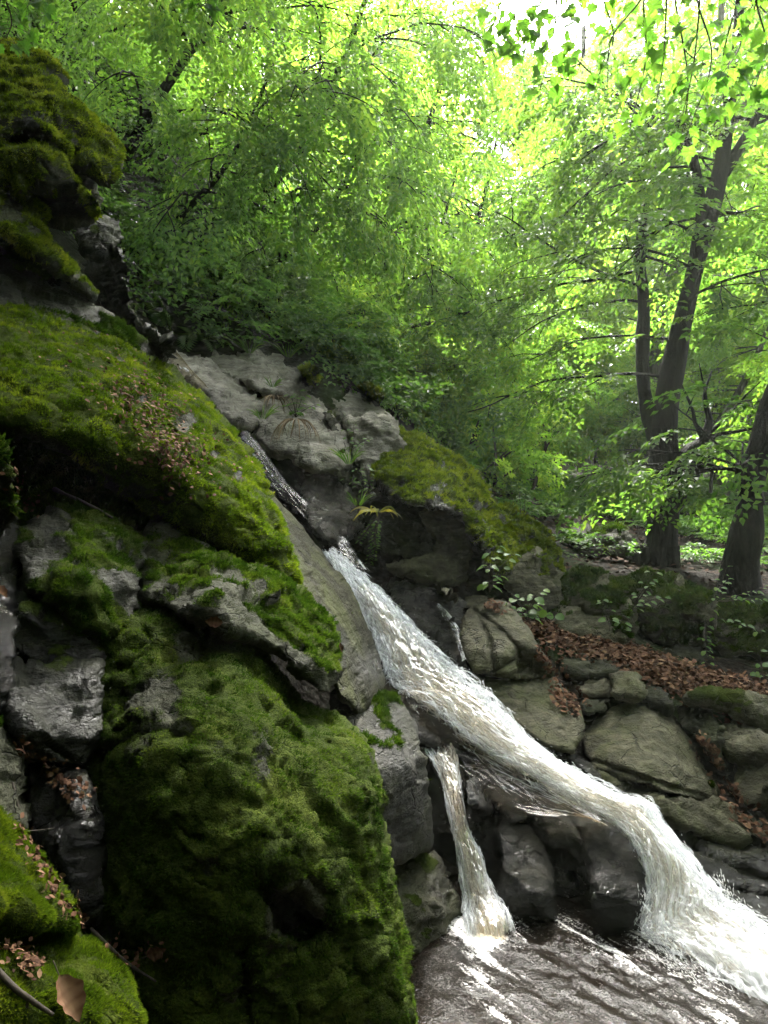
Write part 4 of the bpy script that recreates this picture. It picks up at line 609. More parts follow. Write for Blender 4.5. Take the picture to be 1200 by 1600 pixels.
def tree(name, label, group, trunk, rad, nl, bias, L, t0=.25, up=.25, droop=.12, lf=.075, lw=.042, sp=.55, dens=1., mat='leafA', bark='bark', seed=0, bs=.8, flat=.75, stems=(), extra=None, lump=.25, cat='tree', sec=.34, tlim=1.0, hang=.35, lfun=None):
    rs = np.random.RandomState(seed+100); TPn = np.asarray(trunk, float)
    root = empty(name, TPn[0], label, cat, group)
    T = catmull(TPn, 40); R = np.interp(np.linspace(0, 1, 40), np.linspace(0, 1, len(rad)), rad)
    mb = MB(); mb.tube(T, R, 14, lump, seed); mb.build('trunk', M[bark], parent=root, origin=TPn[0])
    allstems = [(T, R)]
    for (sp_, sr) in stems:
        S = catmull(np.asarray(sp_, float), 26); SR = np.interp(np.linspace(0, 1, 26), np.linspace(0, 1, len(sr)), sr)
        mb = MB(); mb.tube(S, SR, 10, lump, seed+3); mb.build('limb', M[bark], parent=root, origin=TPn[0]); allstems.append((S, SR))
    bias = np.asarray(bias, float); SPp, SX, SN, SS = [], [], [], []
    for j in range(nl):
        T_, R_ = allstems[j % len(allstems)]
        f = t0+(1-t0)*(j+rs.rand())/nl*tlim; i = min(int(f*(len(T_)-1)), len(T_)-2); p = T_[i]
        az = rs.uniform(0, 2*np.pi); h = np.array([math.cos(az), math.sin(az), 0]); d = nrm(h*(1-bs)+bias*bs+np.array([0, 0, up+rs.normal(0, .12)]))
        Lb = L*(1.05-.55*f)*rs.uniform(.7, 1.15) if lfun is None else L*lfun(f)*rs.uniform(.75, 1.15)
        B = curve(p, d, Lb, droop, 10, rs, .09); mb = MB(); r0 = min(R_[i]*.4, .006+.0065*Lb); mb.tube(catmull(B, 16), np.linspace(r0, .006, 16), 6)
        nsec = max(3, int(Lb/sec)); 
        for s in range(nsec):
            g = .18+.8*(s+rs.rand()*.6)/nsec; bi = g*10; i0 = min(int(bi), 9); q = B[i0]*(1-(bi-i0))+B[i0+1]*(bi-i0); bd = nrm(B[i0+1]-B[i0])
            side = nrm(np.cross(bd, [0, 0, 1]))*(1 if s % 2 else -1)
            sd = nrm(bd*.65+side*rs.uniform(.6, 1.)*flat+np.array([0, 0, rs.normal(-.05, .22)])); Ls = Lb*.42*(1.1-.75*g)*rs.uniform(.7, 1.2)+.15
            Sg = curve(q, sd, Ls, droop*1.3, 5, rs, .08); mb.tube(Sg, np.linspace(.009, .0035, 6), 4)
            m = max(2, int(Ls/(.26*sp/.55)*dens))
            for e in range(m):
                h_ = (e+.5+rs.rand()*.5)/m*5; k0 = min(int(h_), 4); pp = Sg[k0]*(1-(h_-k0))+Sg[k0+1]*(h_-k0); dd = nrm(Sg[k0+1]-Sg[k0]); sd2 = nrm(np.cross(dd, [0, 0, 1]))*(1 if e % 2 else -1)
                x = nrm(dd+sd2*rs.uniform(.1, .8)+np.array([0, 0, -hang+rs.normal(0, .15)])); SPp.append(pp); SX.append(x); SN.append(nrm(np.array([0, 0, 1.])+.35*bias*rs.rand()+rs.normal(0, .22, 3))); SS.append(sp*rs.uniform(.65, 1.2))
        mb.build('limb', M[bark], parent=root, origin=TPn[0])
    if extra is not None:
        p2, x2 = extra(rs); SPp += list(p2); SX += list(x2); SN += list(nrm(np.array([0, 0, 1.])+rs.normal(0, .3, (len(p2), 3)))); SS += list(sp*rs.uniform(.7, 1.2, len(p2)))
    V, tn = leaves(np.array(SPp), np.array(SX), np.array(SN), np.array(SS), lf, lw, rs)
    mk('crown', V, [leaf_faces(len(V)//4)], M[mat], parent=root, origin=TPn[0], attrs={'tint': tn}, smooth=False)
    return root, len(V)//4
def blobtree(name, label, group, base, H, r0, clumps, n, lf, lw, sp, mat='leafF', bark='bark_grey', seed=0, lean=(0, 0), cat='tree', outw=(0, 0, 0), side=.35, stemN=7):
    """crown of leaf sprays spread through the volume of several uneven clumps; every clump is fed by a limb"""
    rs = np.random.RandomState(seed+500); base = np.asarray(base, float); root = empty(name, base, label, cat, group)
    top = base+np.array([lean[0], lean[1], H]); T = catmull([base-np.array([0, 0, .3]), base+(top-base)*.4+rs.normal(0, .15, 3)*[1, 1, 0], top], 24)
    mb = MB(); mb.tube(T, np.linspace(r0, r0*.25, 24), 10, .2, seed); mb.build('trunk', M[bark], parent=root, origin=base)
    P, X = [], []
    mb = MB()
    for (cx, cy, cz, rx, ry, rz) in clumps:
        c = base+np.array([cx, cy, cz]); i = int(np.clip(cz/H*.75, .15, .95)*23)
        B = catmull([T[i], (T[i]+c)/2+np.array([0, 0, .15*rx]), c], 10); mb.tube(B, np.linspace(max(r0*.3, .02), .008, 10), 5)
        m = int(n*(rx*rz+rx*ry)**.9); u = nrm(rs.normal(size=(m, 3))); rr = rs.uniform(.25, 1, (m, 1))**.6*(1+.35*fbm(u*2.1+seed, 1.3, 3, seed)[:, None])
        P.append(c+u*rr*np.array([rx, ry, rz])); X.append(nrm(u*np.array([1, 1, .4])+rs.normal(0, .4, (m, 3))+np.asarray(outw)+np.array([0, 0, -.35])))
        for k in range(stemN):
            e = c+nrm(rs.normal(size=3))*np.array([rx, ry, rz])*.85; mb.tube(catmull([B[rs.randint(4, 9)], (c+e)/2+rs.normal(0, .05*rx, 3), e], 6), np.linspace(.014*rx**.5, .004, 6), 4)
    mb.build('limb', M[bark], parent=root, origin=base)
    P = np.vstack(P); X = np.vstack(X); V, tn = leaves(P, X, nrm(np.array([0, 0, 1.])+rs.normal(0, side, (len(P), 3))), sp*rs.uniform(.65, 1.2, len(P)), lf, lw, rs, SPR_S if n < 0 else None)
    mk('crown', V, [leaf_faces(len(V)//4)], M[mat], parent=root, origin=base, attrs={'tint': tn}, smooth=False)
    return len(V)//4
NL = 0
def px(*a): return [W(*q) for q in a]
right = nrm(np.array([.75, -.55, 0]))
LT = [  # hillside trees on the left: trunk points, radii, reach
 ('leaning dark-trunked hornbeam on the shaded slope behind the mossy crag', [(150,330,11.0),(205,225,10.8),(260,135,10.6),(310,60,10.4),(390,-60,10.2),(480,-230,10)], [.20,.17,.13,.11,.09,.05], 22, 3.4, .12),
 ('hornbeam leaning over the fern-topped pale rocks with drooping sprays', [(300,470,11.6),(390,340,11.5),(460,240,11.3),(510,150,11.1),(560,30,11),(620,-140,10.8)], [.17,.14,.12,.10,.08,.04], 26, 3.2, .10),
 ('hornbeam with a bare dark length of stem halfway up the bright curtain of leaves', [(470,520,12.6),(550,420,12.5),(610,330,12.4),(655,230,12.3),(690,130,12.2),(705,60,12.1)], [.16,.13,.11,.09,.07,.04], 24, 2.9, .10),
 ('shaded hornbeam at the upper left whose crown hangs over the crag', [(60,240,12),(110,90,11.8),(180,-40,11.5),(270,-180,11),(350,-330,10.8)], [.22,.18,.14,.1,.06], 20, 3.6, .05),
 ('slender hornbeam lower on the slope where it meets the valley floor', [(610,620,13.5),(660,520,13.4),(715,420,13.2),(750,330,13.0),(780,200,12.9)], [.13,.11,.09,.07,.04], 9, 2.5, .12),
 ('low hornbeam whose sprays droop over the dark hillside right of the crag', [(235,400,10.2),(290,330,10.1),(345,270,10),(390,190,10),(430,90,10)], [.09,.08,.07,.05,.03], 15, 2.3, .1),
 ('low hornbeam above the fern fringe with fans of light green sprays', [(390,480,10.9),(440,410,10.8),(500,350,10.7),(545,270,10.6),(590,170,10.6)], [.09,.08,.07,.05,.03], 14, 2.2, .1),
 ('low hornbeam on the slope above the mossy boulder', [(560,560,12),(600,490,11.9),(650,430,11.8),(690,350,11.7),(715,260,11.7)], [.08,.07,.06,.05,.03], 8, 2.0, .1),
]
for i, (lb, tp, rd, nl, L, t0) in enumerate(LT):
    _, n = tree('hornbeam_tree', lb, 'hornbeams leaning from the left slope', px(*tp), [r*.5 for r in rd], int(nl*.8), right, L, t0=t0, up=.12, droop=.13, seed=i*7, bs=.55, hang=.55, dens=1.0 if i in (0, 3) else .72, lf=.088, lw=.05, sp=.7); NL += n
# right-hand trees
stub = px((1040,790,9.35),(1062,745,9.25),(1085,715,9.2),(1098,690,9.2),(1108,655,9.2),(1100,620,9.2),(1112,580,9.3))
left2 = px((1030,700,9.5),(1012,640,9.7),(1003,560,9.9),(1006,480,10.1),(1000,390,10.3),(1008,310,10.4),(985,240,10.5),(960,170,10.6))
hi = px((1100,360,9.3),(1090,280,9.2),(1075,220,9.1),(1062,180,9.1)); hi2 = px((1128,270,9.35),(1165,215,9.3),(1200,150,9.2),(1260,60,9.1))
_, n = tree('forked_tree', 'big dark tree with a low knobbly fork and a stem leaning up to the right', 'trees on the right bank',
 px((1025,905,9.5),(1030,860,9.5),(1035,790,9.45),(1038,720,9.4),(1040,640,9.4),(1058,540,9.4),(1082,440,9.35),(1100,360,9.3),(1125,270,9.3),(1140,160,9.2),(1155,20,9.1),(1165,-180,9)), [.32,.23,.185,.165,.14,.125,.115,.105,.09,.075,.06,.04], 46, nrm(np.array([-.9,.1,.05])), 2.7, t0=.42, up=.10, droop=.055, seed=41, mat='leafB', bs=.32, flat=1., lf=.085, lw=.05, hang=.12, stems=[(left2,[.10,.09,.085,.07,.06,.045,.03]), (hi,[.07,.05,.03]), (hi2,[.08,.06,.04,.03])], dens=1.0, lfun=lambda f: 1.1-.5*f); NL += n
bpy.data.objects['forked_tree']
rt = [o for o in bpy.data.objects if o.name == 'forked_tree'][0]
mb = MB(); S = catmull(stub, 24); mb.tube(S, np.interp(np.linspace(0,1,24), [0,.2,.38,.46,.5,.7,1], [.19,.19,.17,.13,.045,.03,.01]), 10, .5, 5)
for d in ((.5,.1,.6),(-.3,.2,.8),(.7,-.2,.3),(.2,.1,1)): mb.tube(curve(S[12], nrm(np.array(d)), .9, .0, 8, np.random.RandomState(int(d[0]*10)+9), .14), np.linspace(.03, .006, 9), 5)
mb.build('limb', M['bark'], parent=rt, origin=np.array(rt.location))
mb = MB()
for a in np.linspace(0, 6.28, 8)[:-1]:
    b0 = np.array(rt.location)+np.array([0, 0, .28]); e = b0+np.array([math.cos(a)*.5, math.sin(a)*.5, -.42]); mb.tube(catmull([b0+np.array([math.cos(a)*.18, math.sin(a)*.18, .1]), (b0+e)/2+np.array([0, 0, -.06]), e], 10), np.linspace(.10, .03, 10), 8, .3, int(a*9))
mb.build('root', M['bark'], parent=rt, origin=np.array(rt.location))
_, n = tree('leaning_tree', 'lumpy-based tree with a broken stub at the right edge of the bank', 'trees on the right bank',
 px((1152,948,8.4),(1158,890,8.4),(1172,800,8.4),(1180,730,8.4),(1195,670,8.4),(1222,590,8.4),(1265,470,8.3),(1290,330,8.2),(1300,150,8)), [.27,.165,.125,.115,.1,.085,.07,.06,.04], 16, nrm(np.array([-.7,.2,.1])), 2.2, t0=.62, up=.2, droop=.05, seed=52, mat='leafB', bs=.3, flat=1., lf=.085, lw=.05, hang=.12, stems=[(px((1172,790,8.3),(1163,745,8.25),(1160,722,8.2)), [.12,.11,.07])], lump=.5); NL += n
_, n = tree('young_tree', 'slim pale-barked tree slanting up behind the big forked tree', 'trees on the right bank',
 px((1065,760,14.5),(1110,680,14.5),(1150,620,14.4),(1190,540,14.3),(1240,400,14)), [.09,.08,.07,.05,.03], 18, nrm(np.array([-.3,-.2,.1])), 2.6, t0=.3, up=.1, droop=.06, seed=55, mat='leafF', bark='bark_grey', bs=.2, flat=1., lf=.09, lw=.055); NL += n
_, n = tree('young_tree', 'tall grey-stemmed tree in the gap left of the forked stem, far behind it', 'trees on the right bank',
 px((1000,765,17),(1010,650,17),(1030,480,17),(1055,400,16.8),(1085,260,16.6),(1100,100,16.4)), [.26,.22,.19,.17,.12,.07], 22, nrm(np.array([-.6,0,.1])), 3.4, t0=.35, up=.15, droop=.06, seed=57, mat='leafF', bark='bark_grey', bs=.25, flat=1., lf=.1, lw=.06); NL += n
for lb, tp, sd in (('thin dark sapling stem in the lime undergrowth, left of a pair', ((735,705,13.2),(750,660,13.2),(768,620,13.1),(772,540,13),(765,470,13)), 61), ('thin dark sapling stem in the lime undergrowth, right of a pair', ((768,695,13.6),(785,650,13.5),(800,600,13.4),(830,520,13.3),(850,450,13.2)), 62)):
    _, n = tree('sapling', lb, 'saplings at the foot of the slope', px(*tp), [.06,.05,.04,.03,.02], 8, nrm(np.array([.3,-.3,.1])), 1.7, t0=.3, up=.2, droop=.07, seed=sd, mat='leafB', bs=.25, flat=1.); NL += n
# far trees: lime wall of foliage with gaps
FAR = [ # label, x, y, H, r0, clump spread
 ('pale far tree low in the bright gap in the canopy', .6, 25, 8.5, .18, 3.2), ('far tree with a broad lime crown left of the bright gap', -3.2, 23, 14, .24, 4.2),
 ('far lime-leaved tree behind the left stem of the forked tree', 6.2, 25, 14, .22, 4.2), ('far tree filling the space between the forked tree and the slim slanting tree', 9.3, 22, 11, .2, 3.6),
 ('far tree behind the right-edge tree with sky holes in its crown', 12.5, 27, 15, .25, 4.3), ('highest far tree on the left slope, half swallowed by nearer crowns', -7, 22, 12, .25, 4.4),
 ('bright tree behind the leaning stem of the forked tree', 7.4, 17.5, 12.5, .18, 3.6), ('low bushy far tree at the end of the valley floor', 3.6, 22, 7, .16, 3.2), ('low spreading far tree on the foot of the left slope', .2, 19, 6.5, .15, 2.8)]
for i, (lb, x, y, H, r0, s) in enumerate(FAR):
    rs = np.random.RandomState(i+70); cl = []
    for k in range(13):
        h = H*rs.uniform(.25, .98); sp_ = s*(1-.55*abs(h/H-.5)); cl.append((rs.uniform(-1, 1)*sp_*.75, rs.uniform(-.8, .6)*sp_*.7, h, s*rs.uniform(.25, .42), s*rs.uniform(.22, .38), s*rs.uniform(.12, .22)))
    NL += blobtree('valley_tree', lb, 'far trees of the valley', (x, y, on(x, y)), H, r0, cl, 24, .13, .085, .8, seed=i)
# understory shrubs
SHR = [('lime shrub straight behind the big mossy boulder', 650, 690, 11.5, 1.0), ('bushy lime shrub beside the two thin sapling stems', 720, 735, 12.5, 1.1), ('rounded bright shrub in the middle of the valley floor', 830, 745, 14, 1.2), ('wide low shrub left of the forked tree trunk', 930, 745, 15, 1.3),
 ('pale shrub in the gap between the forked tree and the right-edge tree', 1110, 735, 15.5, 1.3), ('shrub sprouting above the flat ridged rock', 600, 625, 10.8, .8), ('small shrub crowning the pale rocks beside the fern fringe', 520, 590, 10.2, .7), ('shrub at the foot of the slope behind the mossy hump', 770, 770, 11.8, .8), ('distant shrub between the saplings and the valley floor', 790, 700, 17, 1.6), ('distant shrub right of the valley floor clearing', 1010, 715, 19, 1.6), ('shrub overhanging the slope behind the ridged rock', 560, 560, 12, 1.1)]
for i, (lb, x, y, Y, s) in enumerate(SHR):
    b = W(x, y, Y); b[2] = min(b[2], on(b[0], b[1])+.5); rs = np.random.RandomState(i+90)
    cl = [(rs.uniform(-1, 1)*s*.9, rs.uniform(-.6, .6)*s, s*rs.uniform(.3, 1.5), s*rs.uniform(.4, .6), s*rs.uniform(.4, .6), s*rs.uniform(.22, .35)) for _ in range(6)]
    NL += blobtree('shrub', lb, 'lime shrubs of the understory', b, s*1.3, .035, cl, 48, .085, .045, .42, mat='leafF', bark='twig', seed=i+30, cat='shrub', stemN=5)
# far woods: one mass up the slopes and behind the valley
rs = np.random.RandomState(200); P, X = [], []
for k in range(120):
    a = rs.uniform(-1, 1); y = rs.uniform(34, 56); x = a*y*.62+2; z = on(x, y); H = rs.uniform(2, 13) if rs.rand() < .8 else 16
    if abs(x-.115*y) < 4.2: H = min(H, rs.uniform(1, 4.5))
    m = 90; u = nrm(rs.normal(size=(m, 3)))*rs.uniform(.4, 1, (m, 1)); P.append(np.array([x, y, z+H])+u*np.array([2.8, 2.2, 1.7])); X.append(nrm(u+np.array([0, 0, -.3])))
P = np.vstack(P); X = np.vstack(X); V, tn = leaves(P, X, nrm(np.array([0, 0, 1.])+rs.normal(0, .35, (len(P), 3))), rs.uniform(1., 1.7, len(P)), .24, .17, rs)
tag(mk('far_woods', V, [leaf_faces(len(V)//4)], M['leafF'], attrs={'tint': tn}, smooth=False), kind='stuff'); NL += len(V)//4
# slope leaves: low growth carpeting the hillside behind the crag
rs = np.random.RandomState(210); n = 9000; x = rs.uniform(-9, 2.4, n); y = rs.uniform(8.8, 20, n); z = TZ(x, y); k = (x < .12*(y-8)+.2-.5*rs.rand(n)); P = np.column_stack([x, y, z+.12+.6*rs.rand(n)])[k]
a = rs.uniform(0, 6.28, len(P)); X = nrm(np.column_stack([np.cos(a)*.5+.6, np.sin(a)*.5-.4, rs.normal(0, .3, len(P))])); V, tn = leaves(P, X, nrm(np.array([.2, -.2, 1.])+rs.normal(0, .3, (len(P), 3))), rs.uniform(.35, .8, len(P)), .075, .045, rs, SPR_S)
tag(mk('slope_undergrowth', V, [leaf_faces(len(V)//4)], M['leafB'], attrs={'tint': tn*.8}, smooth=False), kind='stuff'); NL += len(V)//4
# valley floor herbs
n = 5200; x = rs.uniform(.8, 9, n); y = rs.uniform(9.5, 19, n); z = TZ(x, y); k = fbm(np.column_stack([x, y, 0*x]), .7, 3, 5) > -.05+.15*(y < 11.5); P = np.column_stack([x, y, z+.06+.15*rs.rand(n)])[k]
a = rs.uniform(0, 6.28, len(P)); X = np.column_stack([np.cos(a), np.sin(a), .2+0*a]); V, tn = leaves(P, X, nrm(np.array([0, 0, 1.])+rs.normal(0, .25, (len(P), 3))), rs.uniform(.15, .35, len(P)), .06, .04, rs, SPR_S)
tag(mk('ground_cover', V, [leaf_faces(len(V)//4)], M['herb'], attrs={'tint': tn*.8}, smooth=False), kind='stuff'); NL += len(V)//4
# ---------------------------------------------------------------- maple branches hanging close by
MAPLE = np.array([(0,0),(.10,-.02),(.34,-.10),(.30,.06),(.50,.16),(.42,.26),(.56,.44),(.36,.44),(.30,.56),(.20,.52),(.16,.72),(.08,.80),(0,1.0)])
MAPLE = np.vstack([MAPLE, MAPLE[1:-1][::-1]*np.array([-1, 1])]); MN = len(MAPLE)
def maple(name, label, twigs, seed, size=.072, group='maple twigs hanging into view'):
    rs = np.random.RandomState(seed); root = empty(name, W(*twigs[0][0]), label, 'branch', group); o = np.array(root.location); mb = MB(); LV, LT_, n = [], [], 0
    for tw in twigs:
        P = catmull(px(*tw), 22); mb.tube(P, np.linspace(.0065, .0018, 22), 5)
        for k in range(5, 22):
            if rs.rand() < .2: continue
            for s in (1, -1):
                if rs.rand() < .22: continue
                T = nrm(P[min(k+1, 21)]-P[k-1]); out = nrm(np.array([s*rs.uniform(.5, 1), rs.normal(0, .6), -rs.uniform(.2, .9)])); pl = rs.uniform(.04, .10); q = P[k]+out*pl; mb.tube(catmull([P[k], P[k]+out*pl*.5+np.array([0, 0, .006]), q], 4), .0011, 3)
                d = nrm(out+np.array([0, 0, -rs.uniform(.3, 1.4)])+rs.normal(0, .25, 3)); nn = nrm(np.array([rs.normal(0, .5), -.55+rs.normal(0, .45), .75])); sd = nrm(np.cross(nn, d)); nn = np.cross(d, sd); S = size*rs.uniform(.55, 1.2)
                x, y = MAPLE[:, 0]*S, MAPLE[:, 1]*S; v = q+sd*x[:, None]+d*y[:, None]+nn*(np.abs(x)*rs.uniform(-.1, .45)-y*y/S*rs.uniform(.05, .4)+rs.normal(0, .012*S*8, MN)*.25)[:, None]
                LV.append(np.vstack([v, q+d*.42*S])); LT_.append(np.full(MN+1, np.clip(rs.normal(.55, .2), 0, 1))); n += 1
    mb.build('twig', M['twig'], parent=root, origin=o); i = np.arange(MN); f = np.stack([i, (i+1) % MN, np.full(MN, MN)], -1)
    mk('leaves', np.vstack(LV), [(np.arange(n)[:, None, None]*(MN+1)+f[None]).reshape(-1, 3)], M['leafM'], parent=root, origin=o, attrs={'tint': np.concatenate(LT_)}, smooth=False); return n
def hang(xs, y1, Y): return [((x+rs.uniform(0, 60), -130, Y), (x+rs.uniform(-15, 40), -20, Y+rs.uniform(-.1, .1)), (x+rs.uniform(-22, 22), y1*.45, Y+rs.uniform(-.15, .15)), (x+rs.uniform(-30, 10), y1*rs.uniform(.8, 1.1), Y)) for x in xs]
maple('maple_branch', 'sunlit maple twigs hanging at the top right, nearest the big leaning stem', hang([1010,1050,1078,1100,1125], 205, 3.6), 1)
maple('maple_branch', 'sparser maple twigs hanging left of the densest maple leaves', hang([870,905,940,975], 130, 3.9), 2)
maple('maple_branch', 'maple twigs spilling over the top right corner', hang([1150,1180,1215], 150, 3.4), 3)
maple('maple_branch', 'short maple sprig at the top edge above the far lime trees', hang([790,825,850], 70, 4.2), 4)
maple('maple_branch', 'lowest dangling maple sprig, its few yellow-green leaves below the dense ones', [((1040,-130,3.7),(1055,0,3.7),(1075,130,3.7),(1060,240,3.7))], 5, .075)
maple('maple_branch', 'small sprig of bright leaves in the top left corner', [((-30,-90,3.6),(0,-20,3.6),(18,30,3.6),(10,60,3.6)), ((20,-90,3.6),(40,-40,3.6),(45,-10,3.6),(50,8,3.6))], 6, .06)
maple('maple_branch', 'pale leaf sprig poking in at the top edge above the shaded slope', [((290,-110,3.9),(300,-50,3.9),(318,-15,3.9),(322,8,3.9))], 7, .07)
# ---------------------------------------------------------------- small plants, litter, twigs
def surf(label_sub, X, Y):
    """3-D point of the nearest visible rock surface at a picture position"""
    best = None
    for lb, (V, N, q, w) in ROCKS.items():
        if label_sub and label_sub not in lb: continue
        u = CX+V[:, 0]/V[:, 1]*F_; v = CY-V[:, 2]/V[:, 1]*F_; d = (u-X)**2+(v-Y)**2; k = d < 80
        if k.any():
            i = np.nonzero(k)[0][V[k, 1].argmin()]
            if best is None or V[i, 1] < best[0][1]: best = (V[i], N[i])
    return best if best is not None else (W(X, Y, 7.), np.array([0, 0, 1.]))
def roundleaf(q, d, nn, S, wd=.8):
    th = np.linspace(0, 2*np.pi, 9)[:-1]; sd = nrm(np.cross(nn, d)); nn = np.cross(d, sd); x = np.sin(th)*.5*wd*S; y = (.5-.5*np.cos(th))*S
    v = q+sd*x[:, None]+d*y[:, None]+nn*(np.abs(x)*.3-y*y/S*.25)[:, None]; return np.vstack([v, q+d*.5*S])
def herb(name, label, base, stems, S, seed, cat='plant', mat='herb', wd=.8, group=None, step=.055):
    rs = np.random.RandomState(seed); base = np.asarray(base, float); root = empty(name, base, label, cat, group); mb = MB(); LV, LT_ = [], []; n = 0
    for (dx, dz, L) in stems:
        P = curve(base, nrm(np.array([dx, rs.normal(-.15, .2), dz])), L, .05, 8, rs, .1); mb.tube(P, np.linspace(.004, .0015, 9), 5); m = max(3, int(L/step))
        for k in range(m):
            f = .2+.8*k/(m-1); i = f*8; i0 = min(int(i), 7); q = P[i0]*(1-(i-i0))+P[i0+1]*(i-i0)
            for s in ((1, -1) if k % 2 == 0 else (1,)):
                out = nrm(np.array([s*rs.uniform(.4, 1), rs.uniform(-1, .4), rs.uniform(-.2, .4)])); q2 = q+out*S*.5; mb.tube(np.array([q, q2]), .001, 3)
                LV.append(roundleaf(q2, nrm(out+np.array([0, 0, -.25])), nrm(np.array([0, -.35, 1.])+rs.normal(0, .25, 3)), S*rs.uniform(.6, 1.15), wd)); LT_.append(np.full(9, np.clip(rs.normal(.55, .2), 0, 1))); n += 1
    mb.build('stem', M['twig'], parent=root, origin=base); i = np.arange(8); f = np.stack([i, (i+1) % 8, np.full(8, 8)], -1)
    mk('foliage', np.vstack(LV), [(np.arange(n)[:, None, None]*9+f[None]).reshape(-1, 3)], M[mat], parent=root, origin=base, attrs={'tint': np.concatenate(LT_)}, smooth=True); return root
def pt(x, y, Y, dz=0): p = W(x, y, Y); p[2] += dz; return p
herb('seedling', 'tall pale-leaved seedling in front of the moss curtain', pt(765,925,5.95), [(.05,1,.36),(-.15,1,.25),(.25,1,.32),(.3,1,.18)], .06, 1)
herb('leafy_herb', 'low bright leafy herb at the back corner of the angular boulder', pt(822,968,6.05), [(-.5,.8,.2),(0,1,.2),(.4,.8,.2),(.2,.5,.24),(-.2,.6,.24),(.6,.3,.2)], .065, 2, wd=.95)
herb('seedling', 'dim seedling growing from the leaf strip before the bank wall', pt(960,1000,6.5), [(-.1,1,.3),(.3,1,.22),(-.4,.8,.2)], .06, 3)
herb('bramble', 'trailing bramble over the mossy bank wall', pt(985,960,6.75), [(.3,1,.3),(.1,1,.42),(-.4,.4,.3),(.5,.6,.3)], .055, 4)
herb('bramble', 'trailing stems between the two mossy wall blocks', pt(1105,965,6.7), [(.3,.6,.4),(-.3,-.6,.4),(-.1,-1,.3),(.8,.2,.4)], .05, 5)
herb('bramble', 'leafy bramble on top of the square mossy block', pt(1120,940,7.0), [(.9,.3,.5),(-.8,.3,.4),(.3,.8,.3),(1,.1,.8)], .05, 6)
herb('bramble', 'dark leafy plant at the right edge under the undercut', pt(1190,1062,5.9), [(.3,.8,.2),(-.3,.8,.2),(.6,.4,.2)], .06, 7)
herb('leafy_herb', 'small herb cluster sprouting in the crack behind the glossy brown boulder', pt(575,772,6.7), [(-.4,.9,.25),(.2,.9,.25),(.5,.5,.3),(-.6,.4,.22),(0,1,.18)], .045, 8, wd=.5, step=.03)
herb('leafy_herb', 'white-flecked bright herb tuft on the pale cracked boulder', pt(462,652,7.1), [(-.4,.9,.16),(.2,.9,.2),(.5,.5,.2),(.1,1,.22),(-.2,1,.2)], .05, 9, wd=.7, step=.035)
herb('leafy_herb', 'small herb in the shadowed step left of the mossy boulder', pt(548,705,7.1), [(-.3,.9,.2),(.3,.9,.25),(.6,.6,.2)], .045, 10, wd=.6, step=.04)
herb('hanging_plant', 'small-leaved plant trailing down from the strap-leaved tuft', pt(592,805,6.25), [(-.2,-1,.36),(-.5,-.8,.28),(.05,-1,.30),(-.35,-.9,.4)], .028, 11, wd=.55, step=.018)
herb('leafy_herb', 'herb patch on the ground at the foot of the forked tree', pt(905,872,8.6), [(-.8,.4,.5),(.8,.4,.5),(0,.8,.2),(1,.2,.7),(-1,.2,.5)], .05, 12, wd=.7, step=.05)
herb('leafy_herb', 'pale leafy plant behind the crest of the moss curtain boulder', pt(815,810,7.6), [(-.3,.8,.3),(.3,.8,.3),(.6,.4,.3)], .06, 13, wd=.4, step=.04)
herb('leafy_herb', 'pale broad-leaved herb above the pale rocks', pt(490,590,8.9), [(-.3,.8,.25),(.3,.8,.25),(.6,.4,.3),(-.7,.4,.3)], .08, 14, wd=.7, step=.06)
def blades_plant(name, label, base, n, L, w, up, seed, mat, cat, spread=1., droop=.16, group=None):
    rs = np.random.RandomState(seed); base = np.asarray(base, float); mbV, mbq, tn, k = [], [], [], 0
    for i in range(n):
        a = rs.uniform(0, 6.28); d = nrm(np.array([math.cos(a)*spread, math.sin(a)*spread-.2, up])); l = L*rs.uniform(.55, 1.1); P = curve(base+np.array([math.cos(a), math.sin(a), 0])*.03*spread, d, l, droop, 7, rs, .07); s = nrm(np.cross(nrm(np.gradient(P, axis=0)), rs.normal(size=3))); ww = w*np.sin(np.linspace(.35, np.pi, 8))[:, None]*.5
        mbV.append(np.stack([P-s*ww, P+s*ww], 1).reshape(-1, 3)); j = np.arange(7)[:, None]*2; mbq.append(k+j+np.array([[0, 1, 3, 2]])); tn.append(np.full(16, rs.rand())); k += 16
    ob = mk(name, np.vstack(mbV), [np.concatenate(mbq)], M[mat], origin=base, attrs={'tint': np.concatenate(tn)}); return tag(ob, label, cat, group)
blades_plant('strap_leaf_plant', 'yellowing strap-leaved tuft hanging over the dark hollow', pt(590,800,6.3), 16, .24, .022, .5, 3, 'yellow', 'plant', 1., .28)
blades_plant('root_tuft', 'tuft of dry brown roots hanging from the pale cracked boulder', pt(462,655,6.95), 46, .36, .007, .1, 4, 'root', 'roots', .9, .5)
blades_plant('root_tuft', 'small dry root tuft in the notch above the stream', pt(428,618,7.2), 22, .24, .006, .1, 5, 'root', 'roots', .9, .5)
for i, (lb, x, y, Y, n, L) in enumerate([('grass tuft in the notch of the pale rocks above the water', 410, 655, 7.0, 26, .18), ('grass tuft on the upper pale rock beside a brown leaf patch', 425, 605, 7.6, 20, .14), ('grass tuft at the mossy end of the pale cracked boulder', 545, 725, 6.85, 30, .22), ('grass tuft on the rim of the highest pale rock', 390, 552, 8.7, 34, .34), ('grass tuft behind the fern fringe', 450, 560, 9.0, 34, .32), ('grass tuft below the herb cluster by the glossy brown boulder', 560, 790, 6.5, 24, .18)]):
    blades_plant('grass_tuft', lb, pt(x, y, Y), n, L, .008, 1.2, 20+i, 'herb', 'grass', .8, .16, 'grass tufts on the rocks')
